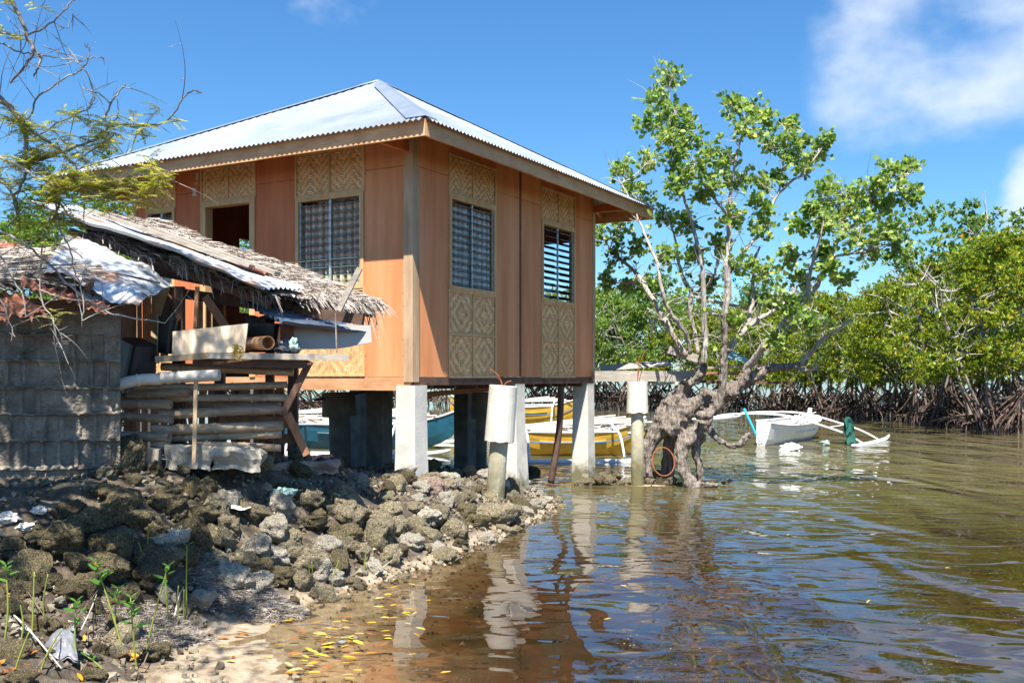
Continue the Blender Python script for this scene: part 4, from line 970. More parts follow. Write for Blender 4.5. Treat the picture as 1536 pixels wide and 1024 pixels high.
bundle('cloth_bundle', 'darkwood', at(388, 490, 8.6), .12, (1.2, 1, .8), 'dark heap of junk stacked behind the pipe under the roof', 'bundle', 3, .8)
mb = MB(); c_ = at(357, 523, 7.9)
for k in range(9):
    a = U(0, 6); p, r = bez([(c_+Vector((U(-.05, .05), U(-.02, 0), U(0, .05))), .005), (c_+Vector((U(-.05, .05), -.03, U(-.06, .02))), .005), (c_+Vector((U(-.04, .04), U(-.02, 0), U(-.10, -.02))), .005)], 3); mb.tube(p, r, 4)
tag(mb.build('rope_knot', 'yellowrope'), 'yellow rope knot tied round the shelf edge', 'rope')
mb = MB(); mb.tube([at(246, 526, 7.9)+Vector((k*.045, 0, 0)) for k in range(1)]+[at(250, 530, 7.9)], .004, 4)

# bamboo poles
def bamboo(a, b, r_, label, mat='bamboo', open_l=False, open_r=False, sag=0.0, group='bamboo poles stacked under the shelf'):
    r = r_*1.14; a = Vector(a); b = Vector(b); mb = MB(); L_ = (b-a).length; d = (b-a).normalized(); n = 14; x = d.orthogonal().normalized(); y = d.cross(x)
    s = 0; st = []; node = U(.05, .2)
    if open_l: st += [(.06, r*.72), (0, r*.72), (0, r*.97)]
    else: st += [(0, r*.0), (0, r*.95)]
    s = .02; nx = node
    while s < L_-.03:
        if s >= nx: st += [(s-.012, r*.99), (s-.004, r*1.13), (s+.004, r*1.13), (s+.010, r*.98)]; nx = s + U(.24, .34); s += .03
        else: st.append((s, r*(1+.02*math.sin(s*9)))); s += .05
    if open_r: st += [(L_, r*.97), (L_, r*.72), (L_-.06, r*.72)]
    else: st += [(L_, r*.95), (L_, 0)]
    rg = []
    for (s, rr) in st:
        c_ = a + d*s + Vector((0, 0, -sag*math.sin(math.pi*s/L_))) + Vector((0, .006*math.sin(s*3), .01*math.sin(s*2.3+a.x*9)))
        rg.append([mb.vert(c_ + x*math.cos(2*math.pi*j/n)*rr + y*math.sin(2*math.pi*j/n)*rr) for j in range(n)])
    for k in range(len(rg)-1):
        t = U(.2, .8) if k % 5 == 0 else mb.t[-1] if mb.t else .5
        for j in range(n): mb.f.append((rg[k][j], rg[k][(j+1) % n], rg[k+1][(j+1) % n], rg[k+1][j])); mb.t.append(t)
    if open_l: mb.f.append(tuple(rg[0])); mb.t.append(0)
    if open_r: mb.f.append(tuple(rg[-1])); mb.t.append(0)
    return tag(mb.build('bamboo_pole', mat, smooth=True), label, 'bamboo pole', group)
S = 8.25; C_ = 7.98
bamboo(at(242, 548, S), at(440, 560, S+.1), .030, 'thin bamboo pole directly under the shelf, topmost of the stack')
bamboo(at(172, 578, C_-.25), at(241, 567, C_-.1), .040, 'bleached bent butt of bamboo against the block wall, left of the pale pole', 'bamboopale', sag=-.02)
bamboo(at(236, 567, C_-.1), at(329, 564, C_-.1), .040, 'thick bleached white bamboo pole in front of the stack', 'bamboopale', open_r=True)
bamboo(at(201, 580, S-.1), at(431, 577, S+.1), .026, 'bamboo pole right behind the thick bleached one', open_l=True)
bamboo(at(192, 592, S-.1), at(284, 586, S-.1), .031, 'short bamboo pole with a pale open right end, second from the top', open_r=True)
bamboo(at(245, 596, S), at(431, 598, S+.1), .027, 'long bamboo pole with an open left end, just below the pale short one', open_l=True)
bamboo(at(170, 608, S-.1), at(257, 606, S-.1), .033, 'dark short bamboo pole ending left of the upright lath, third level', open_r=True)
bamboo(at(238, 620, S-.05), at(422, 615, S+.1), .036, 'thick long bamboo pole with an open left end at the middle of the stack', open_l=True)
bamboo(at(172, 625, S-.1), at(259, 629, S-.1), .030, 'short bamboo pole with an open right end, level with the middle of the stack', open_r=True)
bamboo(at(227, 643, S-.1), at(425, 640, S+.1), .037, 'thickest long bamboo pole, with a wide open left end, third from the bottom', open_l=True)
bamboo(at(178, 655, S-.1), at(254, 655, S-.2), .036, 'short pale bamboo pole with a round open right end near the bottom', open_r=True)
bamboo(at(256, 656, S), at(422, 653, S+.1), .030, 'long bamboo pole second from the bottom')
bamboo(at(292, 668, S), at(421, 672, S+.1), .028, 'lowest bamboo pole, resting on the broken slab')
bamboo(at(230, 668, S-.15), at(252, 664, S-.2), .036, 'stub of bamboo poking out at the bottom left of the stack')
bamboo(at(205, 603, S+.3), at(420, 607, S+.3), .028, 'shaded bamboo pole at the back of the stack')
bamboo(at(176, 600, S-.05), at(240, 572, S+.1), .028, 'slanting bamboo pole half hidden behind the bleached butt')
P4('lath', 'plank', (294, 572, 7.9), (291, 697, 7.9), .030, .02, None, (0, 1, 0), None)
o = bpy.data.objects['lath']; tag(o, 'thin upright lath standing in front of the bamboo stack', 'lath')
P4('driftwood_post', 'greyplank', (232, 672, 8.0), (229, 706, 8.0), .10, .08, None, (0, 1, 0)); tag(bpy.data.objects['driftwood_post'], 'short rotten post under the left end of the bamboo stack', 'post')

# broken slabs and ledges
def chunk(name, label, P, th, mat='ledge', seed=0):
    """P: 4 top corners (world), thickness"""
    mb = MB(); a, b, c_, d = P; n0, n1 = 26, 12
    mb.patch(a, b, c_, d, n0, n1, lambda u, v, p, n: p + Vector((.02*noise.noise(p*7), .04*noise.noise(p*6+Vector((seed, 0, 0))), .025*noise.fractal(p*9, 1, 2, 3))))
    top = [list(v) for v in mb.v]; lo = len(mb.v)
    bd = [(i, 0) for i in range(n0+1)] + [(n0, j) for j in range(1, n1+1)] + [(i, n1) for i in range(n0-1, -1, -1)] + [(0, j) for j in range(n1-1, 0, -1)]
    prev = None; ids0 = [j*(n0+1)+i for i, j in bd]; rings = [ids0]
    cen = (a+b+c_+d)/4
    for k in range(1, 6):
        ring = []
        for q in ids0:
            p = Vector(mb.v[q]); p.z -= th*k/5; e = (p-cen); e.z = 0
            p += e.normalized()*(.05*noise.fractal(Vector((p.x*6, p.y*6, p.z*7+seed)), 1, 2, 3) + .02*math.sin(k*1.2)); ring.append(mb.vert(p))
        rings.append(ring)
    for k in range(5):
        m_ = len(ids0)
        for j in range(m_): mb.f.append((rings[k][j], rings[k][(j+1) % m_], rings[k+1][(j+1) % m_], rings[k+1][j])); mb.t.append(.5)
    return tag(mb.build(name, mat), label, 'slab')
def q4(x0, x1, y, Y0, Y1, z): return [Vector(((x0-CX)/F*Y0, Y0, z)), Vector(((x1-CX)/F*Y0, Y0, z)), Vector(((x1-CX)/F*Y1, Y1, z)), Vector(((x0-CX)/F*Y1, Y1, z))]
zt = at(0, 668, 8.0).z
chunk('broken_slab', 'pale broken slab with a rough face under the left of the bamboo stack', [at(246, 668, 8.0), at(316, 669, 8.0), at(318, 668, 8.5), at(250, 666, 8.5)], .19, seed=1)
chunk('broken_slab', 'pale broken slab under the right of the bamboo stack', [at(320, 670, 8.05), at(392, 676, 8.05), at(388, 672, 8.5), at(322, 668, 8.5)], .18, seed=4)
chunk('floor_slab', 'flat brown earth-covered slab at the foot of the stilts', [at(398, 696, 8.7), at(508, 690, 9.3), at(498, 682, 10.6), at(408, 684, 10.0)], .12, 'slab', 7)
# ------------------------------------------------------------------ trees
def px_path(pts):  # [(px,py,rpx,Y)]
    return [(at(x, y, Y), r/F*Y) for x, y, r, Y in pts]
def side_twigs(mb, pts, n, ln, r, up=.5, sub=2, nseg=4):
    """random twigs from a polyline; returns tips"""
    tips = []
    for _ in range(n):
        k = random.randrange(max(1, len(pts)//3), len(pts)); p = Vector(pts[k]); d = Vector(rdir(1)[0]); d.z = abs(d.z)*up + .1; d.normalize()
        L_ = ln*U(.5, 1.2); q = [p]
        for i in range(nseg):
            d = (d + Vector(rdir(1)[0])*.35).normalized(); q.append(q[-1] + d*L_/nseg)
        mb.tube(q, [r*(1-.75*i/nseg) for i in range(nseg+1)], 4, cap=False); tips.append(q)
        if sub:
            for _ in range(sub):
                d2 = (d + Vector(rdir(1)[0])*.8).normalized(); s = q[random.randrange(1, nseg+1)]; q2 = [s, s + d2*L_*.25, s + (d2+Vector(rdir(1)[0])*.3).normalized()*L_*.45]
                mb.tube(q2, [r*.5, r*.35, r*.15], 3, cap=False); tips.append(q2)
    return tips

# the big tree in the water
T0 = at(1025, 727, 15.5); bt = empty('gnarled_tree', (T0.x, T0.y, 0)); tag(bt, 'big gnarled grey tree with round green leaves growing out of the water beside the house', 'tree')
trk = [
 [(1040, 735, 15, 15.25), (1030, 712, 13, 15.3), (1020, 690, 12, 15.35), (1024, 668, 15, 15.4), (1040, 650, 14, 15.5), (1058, 632, 13, 15.5), (1068, 612, 12, 15.5), (1080, 595, 13, 15.5), (1100, 580, 14, 15.5), (1128, 566, 12, 15.5), (1158, 552, 8, 15.5), (1192, 549, 6, 15.5), (1212, 540, 5, 15.5)],
 [(972, 718, 10, 15.6), (969, 690, 12, 15.65), (976, 660, 15, 15.7), (995, 635, 22, 15.7), (1008, 610, 23, 15.7), (1020, 590, 17, 15.7), (1030, 575, 9, 15.6), (1040, 571, 5, 15.5)],
 [(1000, 650, 20, 15.6), (1015, 630, 22, 15.6), (1035, 610, 20, 15.6), (1052, 600, 14, 15.6), (1062, 585, 10, 15.5)],
 [(1000, 725, 11, 15.95), (1003, 695, 12, 15.95), (1008, 660, 16, 15.9), (1020, 630, 16, 15.8)],
 [(1050, 722, 8, 15.6), (1047, 700, 8, 15.6), (1045, 675, 11, 15.6), (1050, 650, 12, 15.6)],
 [(1042, 728, 9, 15.25), (1058, 727, 5, 15.2), (1080, 727, 3.5, 15.2)],
 [(1062, 640, 7, 15.5), (1073, 655, 6, 15.4), (1088, 666, 5.5, 15.35), (1106, 668, 5.5, 15.3), (1118, 657, 6.5, 15.3), (1126, 650, 4, 15.3)],
 [(1030, 578, 8, 15.5), (1052, 560, 8, 15.5), (1054, 540, 7, 15.5)],
 [(1046, 622, 9, 15.3), (1066, 622, 8, 15.2), (1078, 605, 8, 15.2), (1085, 575, 7, 15.2), (1085, 540, 7, 15.2), (1087, 505, 6.5, 15.2), (1086, 470, 6, 15.2)],
 [(1098, 596, 9, 15.4), (1112, 578, 7, 15.3), (1124, 552, 6.5, 15.3), (1136, 532, 7, 15.3), (1144, 522, 5, 15.3)],
]
tm = MB()
for pth in trk:
    P, r = bez(px_path(pth), 5); tm.tube(P, [x*.80 for x in r], 12, wob=.10)
mtmp = tm.build('trunk', 'bark', bt)
rm = mtmp.modifiers.new('r', 'REMESH'); rm.mode = 'VOXEL'; rm.voxel_size = .022; rm.use_smooth_shade = True
dg = bpy.context.evaluated_depsgraph_get(); dg.update(); me2 = bpy.data.meshes.new_from_object(mtmp.evaluated_get(dg)); mtmp.modifiers.clear()
nv = len(me2.vertices); cv = np.empty(nv*3, np.float32); me2.vertices.foreach_get('co', cv); cv = cv.reshape(-1, 3); nm = np.empty(nv*3, np.float32); me2.vertices.foreach_get('normal', nm); nm = nm.reshape(-1, 3)
for i in range(nv):
    p = Vector(cv[i]); g = noise.fractal(Vector((p.x*7, p.y*7, p.z*2.6)), 1, 2, 5); g2 = noise.noise(p*4.0+Vector((5, 0, 0)))
    cv[i] += nm[i] * (.014*g + .006*g2 - .10*max(0, noise.noise(Vector((p.x*11, p.y*11, p.z*2.2)))-.12) + .028*noise.fractal(Vector((p.x*30, p.y*30, p.z*8)), 1, 2, 3))
me2.vertices.foreach_set('co', cv.ravel()); me2.materials.clear(); me2.materials.append(MT['bark']); me2.polygons.foreach_set('use_smooth', [True]*len(me2.polygons)); mtmp.data = me2
limbs = [
 [(1056, 545, 6, 15.4), (1058, 515, 6, 15.4), (1056, 480, 5.5, 15.4), (1055, 430, 4.5, 15.4), (1050, 385, 3.8, 15.4), (1038, 335, 3.2, 15.4), (1022, 280, 2.6, 15.4), (1012, 220, 2, 15.4), (1003, 150, 1.5, 15.4), (1008, 112, 1, 15.4)],
 [(1028, 535, 5.5, 15.5), (1012, 505, 5, 15.5), (988, 465, 4.5, 15.6), (966, 428, 4, 15.6), (948, 402, 3, 15.7), (914, 376, 2, 15.8)],
 [(1035, 530, 4, 15.3), (1028, 500, 4, 15.2), (1006, 470, 3.6, 15.1), (994, 440, 3.4, 15), (985, 395, 2.6, 15), (966, 350, 2, 15), (945, 300, 1.4, 15), (915, 245, .8, 15)],
 [(1048, 530, 4.5, 15.6), (1040, 490, 4, 15.7), (1033, 460, 4, 15.7), (1038, 440, 4, 15.7), (1024, 415, 3.5, 15.8), (1016, 385, 3, 15.8), (1012, 355, 2, 15.8), (1000, 320, 1.4, 15.8)],
 [(1038, 440, 3.5, 15.7), (1058, 432, 3, 15.6), (1072, 408, 2.6, 15.5), (1076, 385, 2, 15.5), (1066, 350, 1.5, 15.5)],
 [(1086, 475, 6, 15.2), (1092, 440, 6.5, 15.2), (1090, 400, 6.5, 15.2), (1092, 385, 4.5, 15.2), (1093, 330, 4, 15.3), (1098, 275, 3, 15.3), (1108, 220, 2, 15.3), (1120, 175, 1.2, 15.3)],
 [(1093, 326, 3, 15.3), (1078, 305, 2.6, 15.2), (1060, 284, 2.2, 15.1), (1042, 250, 1.4, 15)],
 [(1098, 400, 3, 15.3), (1120, 372, 3, 15.5), (1142, 344, 3, 15.7), (1168, 290, 2.6, 15.9), (1208, 256, 2, 16), (1238, 214, 1.2, 16)],
 [(1168, 288, 2, 15.9), (1176, 240, 1.6, 15.9), (1182, 195, 1, 15.9)],
 [(1090, 528, 5.5, 15.4), (1120, 492, 5, 15.5), (1146, 474, 4, 15.6), (1176, 455, 3, 15.7), (1195, 430, 2, 15.8)],
 [(1114, 500, 4.5, 15.48), (1124, 478, 4, 15.6), (1129, 440, 3.6, 15.7), (1130, 398, 3, 15.8), (1140, 370, 2, 15.8)],
 [(1116, 560, 7, 15.4), (1140, 527, 7, 15.1), (1165, 498, 7.5, 14.9), (1186, 473, 7, 14.8), (1210, 446, 6.5, 14.7), (1232, 415, 5.5, 14.6), (1244, 385, 5, 14.6), (1265, 350, 4.2, 14.6), (1290, 330, 3.4, 14.6), (1330, 298, 2.4, 14.6), (1358, 262, 1.4, 14.6)],
 [(1212, 442, 4, 14.7), (1214, 415, 3.5, 14.6), (1222, 385, 3, 14.5), (1232, 350, 2.2, 14.4), (1236, 310, 1.5, 14.4)],
 [(1265, 350, 3, 14.6), (1262, 325, 2, 14.8), (1275, 290, 1.5, 15)],
 [(1200, 548, 5, 15.5), (1222, 522, 4.5, 15.4), (1240, 505, 3.5, 15.3), (1258, 494, 2.5, 15.2), (1276, 480, 1.2, 15.2)],
 [(1222, 522, 3, 15.4), (1235, 500, 2, 15.5), (1238, 482, 1, 15.5)],
 [(1190, 549, 4, 15.5), (1210, 556, 2.5, 15.4), (1228, 552, 1, 15.4)],
 [(1165, 498, 3, 14.9), (1190, 490, 2.4, 14.6), (1215, 478, 1.4, 14.5)],
 [(1244, 385, 3, 14.6), (1278, 380, 2.2, 14.5), (1310, 372, 1.6, 14.4), (1345, 362, 1, 14.4)],
]
lm = MB(); nodes = []
for pth in limbs:
    P, r = bez(px_path([(x_, y_, r_, Y_ + max(0, 990-x_)/75*1.7) for x_, y_, r_, Y_ in pth]), 5)
    P2 = [P[0]] + [p + Vector(rdir(1)[0])*U(0, .022) for p in P[1:-1]] + [P[-1]]
    lm.tube(P2, [x*U(.74, .92) for x in r], 8, wob=.08)
    for p, rr in list(zip(P2, r))[3:]: nodes.append((p, rr))
lm.build('limb', 'limbbark', bt, smooth=True)
clumps = [(1005,112,20),(985,150,26),(1008,165,22),(1028,190,22),(968,185,14),(1000,205,24),(1036,215,22),(975,238,20),(1005,240,18),(1045,240,20),(1030,265,18),
 (930,255,15),(945,275,16),(1095,158,20),(1128,160,18),(1118,190,22),(1150,182,13),(1183,187,15),(1160,212,22),(1198,212,18),(1228,226,16),(1240,208,12),(1214,247,18),(1188,236,18),
 (1085,240,22),(1070,270,20),(1108,270,20),(1148,272,16),(1052,290,14),(960,300,24),(1000,318,22),(1030,335,20),(1098,325,24),(1140,335,20),(1080,365,18),
 (1228,292,24),(1265,292,26),(1300,285,28),(1335,262,26),(1362,250,14),(1320,305,28),(1262,325,28),(1292,342,30),(1338,340,22),(1362,298,16),(1350,372,16),(1300,375,22),(1235,335,20),(1215,310,14),
 (900,350,16),(928,342,20),(920,378,22),(958,368,18),(1000,382,16),(1110,398,26),(1150,408,24),(1162,440,22),(1180,382,18),(1062,430,12),(1130,450,18),(1185,462,18),(1248,402,18),(1228,378,16),(1202,420,20),
 (1100,480,12),(1262,420,14),(1190,340,14),(1040,385,14),(905,420,14),(940,425,14),(1170,505,14),(1215,485,12),(1010,280,16),(1065,225,10),(1145,305,16),(1170,265,12)]
LP, LD, LN, LL, LW, LT = [], [], [], [], [], []
tw = MB()
for (x, y, r_) in clumps:
    c0 = at(x, y, 15.3); best = min(nodes, key=lambda n_: ((n_[0].x-c0.x)**2 + (n_[0].z-c0.z)**2)*1.0 + (0 if n_[0].z < c0.z + .1 else .15))
    Y = best[0].y + U(-.35, .35)
    if x < 965 and y > 290: Y = max(Y, 17.0)
    c = at(x, y, Y); rw = r_/F*Y*1.42
    mid = best[0].lerp(c, .5) + Vector((U(-.06, .06), U(-.06, .06), -.05)); P, rr = bez([(best[0], min(best[1]*.7, .018)), (mid, .010), (c, .006)], 4); tw.tube(P, rr, 5, cap=False)
    ct = U(-.12, .12)
    for k in range(int(7 + r_*.66)):
        s = P[random.randrange(len(P)//2, len(P))]; tgt = c + Vector(rdir(1)[0])*rw*U(.35, 1.0); q = [s, s.lerp(tgt, .5)+Vector(rdir(1)[0])*.04, tgt]
        tw.tube(q, [.007, .005, .0025], 3, cap=False)
        d = (q[2]-q[1]).normalized()
        for j in range(random.randint(5, 9)):
            f = U(.35, 1.02); base_ = s.lerp(tgt, f) + Vector(rdir(1)[0])*.05; dd = (d*.7 + Vector(rdir(1)[0])*.9 + Vector((0, 0, .15)))
            LP.append(tuple(base_)); LD.append(tuple(dd)); LN.append(tuple(Vector(rdir(1)[0])*.9 + Vector((0, -.35, .6)))); l_ = U(.065, .108); LL.append(l_); LW.append(l_*U(.68, .85)); LT.append(min(1, max(0, random.gauss(.5+ct, .22))))
    if R() < .5:
        for _ in range(2):
            d = Vector(rdir(1)[0]); d.z = abs(d.z)+.4; d.normalize(); q = [c, c+d*rw*.8, c+(d+Vector(rdir(1)[0])*.3).normalized()*rw*1.45]; tw.tube(q, [.005, .003, .0015], 3, cap=False)
for _ in range(430):                                       # bare twigs between the limbs
    p, rr = random.choice(nodes); d = Vector(rdir(1)[0]); d.z = abs(d.z)*.7; d.normalize(); q = [p]
    for i in range(4): d = (d + Vector(rdir(1)[0])*.4).normalized(); q.append(q[-1]+d*U(.05, .12))
    tw.tube(q, [.009, .007, .005, .003, .0015], 4, cap=False)
    if R() < .4:
        for j in range(4):
            LP.append(tuple(q[-1])); LD.append(tuple(Vector(rdir(1)[0])+d)); LN.append(tuple(Vector(rdir(1)[0]) + Vector((0, 0, .5)))); LL.append(U(.07, .11)); LW.append(U(.05, .08)); LT.append(R())
tw.build('twigs', 'twig', bt, smooth=True)
V_, Fq, T_ = leaves(LP, LD, LN, LL, LW, LT, .12, True); mkmesh('foliage', V_, Fq, T_, 'bigleaf', bt)

# mangroves -------------------------------------------------------
def mangrove(seed, h, rad, nleaf, dense=True, mat='mleaf', lowz=.85, roots=True, leaf=.13):
    random.seed(seed); np.random.seed(seed)
    root = empty('mangrove_tree', (0, 0, 0)); tm = MB(); rt = MB(); tw = MB(); ends = []
    ns = random.randint(4, 6)
    for k in range(ns):
        a = 2*math.pi*k/ns + U(-.4, .4); b0 = Vector((math.cos(a)*rad*.22*U(.3, 1.2), math.sin(a)*rad*.22*U(.3, 1.2), U(.45, .8) if roots else -.1))
        tip = Vector((math.cos(a)*rad*U(.4, .85), math.sin(a)*rad*U(.4, .85), h*U(.72, .92)))
        m1 = b0.lerp(tip, .35) + Vector((U(-.3, .3), U(-.3, .3), .25)); m2 = b0.lerp(tip, .7) + Vector((U(-.3, .3), U(-.3, .3), .2))
        P, r = bez([(b0, .055), (m1, .045), (m2, .032), (tip, .01)], 4); tm.tube(P, r, 6, cap=False); ends += P[3:]
        for j in range(7):
            s = random.choice(P[3:]); d = Vector(rdir(1)[0]); d.z = d.z*.5 + .3; d.normalize(); L_ = U(.5, 1.3)*rad*.35; q = [s, s+d*L_*.5+Vector((0, 0, U(-.05, .12))), s+d*L_+Vector((0, 0, U(0, .35)))]
            tw.tube(q, [.028, .018, .006], 4, cap=False); ends += q[1:]
            for _ in range(3):
                d2 = Vector(rdir(1)[0]); q2 = [q[1], q[1]+d2*.25, q[1]+d2*.45+Vector((0, 0, .1))]; tw.tube(q2, [.012, .008, .003], 3, cap=False)
        if roots:
            for j in range(11):
                a2 = U(0, 2*math.pi); rr = rad*U(.14, .46); z0 = U(.3, 1.1); st = Vector((b0.x, b0.y, b0.z)) if z0 < b0.z+.2 else P[2]; e = Vector((b0.x+math.cos(a2)*rr, b0.y+math.sin(a2)*rr, -.25))
                md = st.lerp(e, .5) + Vector((0, 0, U(.12, .38))); Q, r3 = bez([(st, .035), (md, .028), (Vector((e.x*.98, e.y*.98, .25)), .024), (e, .02)], 3); rt.tube(Q, r3, 5, cap=False, t=R())
                if R() < .6:
                    e2 = Vector((e.x+U(-.3, .3), e.y+U(-.3, .3), -.25)); Q, r3 = bez([(md, .02), (md.lerp(e2, .5)+Vector((0, 0, .12)), .018), (e2, .015)], 3); rt.tube(Q, r3, 4, cap=False, t=R())
    tm.build('trunk', 'mtrunk', root, smooth=True); tw.build('branches', 'twig', root, smooth=True)
    if roots: rt.build('prop_roots', 'proproot', root, smooth=True)
    # crown: rosettes gathered in clumps filling a lumpy dome
    E = np.array([tuple(e) for e in ends]); nc = int(nleaf/9)
    cl = 90; cc = []
    for i in range(cl):
        a = U(0, 2*math.pi); ph = U(-.42, 1)*math.pi/2; rr = U(.55, 1.0)**.6; lum = 1 + .22*noise.noise(Vector((math.cos(a)*1.5+seed, math.sin(a)*1.5, ph*1.5)))
        zc = lowz + (h-lowz)*.38; cc.append((math.cos(a)*math.cos(ph)*rad*rr*lum, math.sin(a)*math.cos(ph)*rad*rr*lum, zc + math.sin(ph)*((h-zc) if ph > 0 else (zc-lowz))*rr*lum))
    cc = np.array(cc); ci = np.random.randint(0, cl, nc); sz = np.random.uniform(.28, .55, cl)
    C = cc[ci] + rdir(nc)*(np.random.rand(nc)**.5)[:,None]*(sz[ci]*rad*.36)[:,None]*np.array([1, 1, .8])
    C = C[C[:,2] > lowz*.7]; nc = len(C); k = 9
    axd = rdir(nc)*.5 + np.array([0, 0, 1.0]) + (C-np.array([0, 0, h*.45]))*.12; P = np.repeat(C, k, 0) + rdir(nc*k)*.02
    D = np.repeat(axd, k, 0)*.55 + rdir(nc*k)*.95; Nn = rdir(nc*k)*.6 + np.array([0, -.15, .9])
    L_ = np.random.uniform(.7, 1.2, nc*k)*leaf; T = np.clip(np.repeat(np.random.normal(.48, .16, nc), k) + np.random.normal(0, .16, nc*k), 0, 1)
    T = np.where(np.random.rand(nc*k) < .035, 1.0, T)
    V_, Fq, T_ = leaves(P, D, Nn, L_, L_*.46, T, .15); mkmesh('crown', V_, Fq, T_, mat, root)
    return root
PR = [mangrove(11, 6.0, 3.3, 22000), mangrove(12, 5.6, 3.6, 24000), mangrove(13, 6.4, 3.3, 23000), mangrove(14, 5.2, 3.4, 20000, mat='mleafb'), mangrove(15, 6.4, 3.7, 20000, mat='mleafb')]
TALL = mangrove(21, 6.6, 2.0, 3000, mat='mleafb', lowz=4.4, leaf=.16)
random.seed(77); np.random.seed(77)
MG = 'mangrove trees standing in the water'
HED = [ # px of trunk, distance, proto, scale, label
 (1490, 30.5, 0, 1.0, 'nearest mangrove, with a wide skirt of prop roots at the right edge'),
 (1560, 33.0, 1, 1.05, None), (1400, 35.5, 2, .93, None), (1320, 38.5, 1, .86, None), (1240, 41, 0, .82, None), (1165, 44.0, 2, .76, None), (1455, 40.0, 4, 1.05, None), (1540, 42, 0, 1.15, None),
 (1370, 45, 0, .95, None), (1290, 48, 2, .9, None), (1210, 50, 1, 1.0, None), (1110, 47.5, 0, .82, None), (1050, 50, 1, .92, None), (1120, 56, 4, 1.05, None), (1010, 54, 3, 1.05, None),
 (960, 50.5, 4, .98, None), (915, 53, 3, 1.1, None), (865, 56, 1, 1.1, None), (975, 60, 4, 1.2, None), (900, 62, 3, 1.3, None), (820, 60, 0, 1.1, None), (760, 58, 1, 1.05, None), (700, 62, 2, 1.1, None), (640, 58, 3, 1.1, None),
 (1420, 50, 1, 1.15, None), (1330, 56, 4, .98, None), (1250, 58, 3, 1.0, None), (1180, 60, 1, 1.1, None), (1500, 48, 3, 1.2, None), (1360, 41, 3, .85, None), (1275, 44, 4, .8, None), (1200, 46, 3, .85, None), (580, 60, 0, 1.1, None), (520, 52, 1, 1.0, None), (468, 46, 3, 1.0, None), (420, 50, 4, 1.1, None), (1620, 38, 4, 1.1, None)]
used = set()
def place(proto, loc, s, rz, label, sz=1.0):
    if proto not in used: o = proto; used.add(proto)
    else: o = dup(proto)
    o.location = loc; o.scale = (s, s, s*sz); o.rotation_euler = (0, 0, rz); return tag(o, label, 'mangrove', MG)
for (x, Y, k, s, lb) in HED:
    place(PR[k], ((x-CX)/F*Y, Y, 0), s, U(0, 6.28), lb or ('leafy mangrove with arching prop roots in the far hedge across the water'), U(.95, 1.05))
for (x, Y, s, lb) in ((1405, 36, 1.18, 'thin open-crowned tree rising above the hedge just right of the big tree'), (1480, 35, 1.12, 'thin open-crowned tree rising above the hedge, second from the right edge'), (1525, 37, 1.05, 'thin open-crowned tree rising above the hedge at the right edge')):
    place(TALL, ((x-CX)/F*Y, Y, 0), s, U(0, 6.28), lb)
# trees behind the shed and house on the left
for (x, Y, k, s, lb) in ((170, 25, 3, .92, 'leafy tree behind the left end of the house'), (60, 22, 4, .78, 'leafy tree behind the patched roof at the left edge'), (-60, 24, 3, 1.0, None), (262, 31, 4, 1.28, 'tree whose top just shows over the left slope of the iron roof')):
    o = place(PR[k], ((x-CX)/F*Y, Y, .2), s, U(0, 6.28), lb or 'leafy tree at the far left edge'); o['category'] = 'tree'; o['group'] = 'trees behind the shed'

MT['thornbark'] = M('thorn tree bark', (.16, .13, .12), (.46, .43, .40), 3, (1, 1, 1), .9, .3, 30)
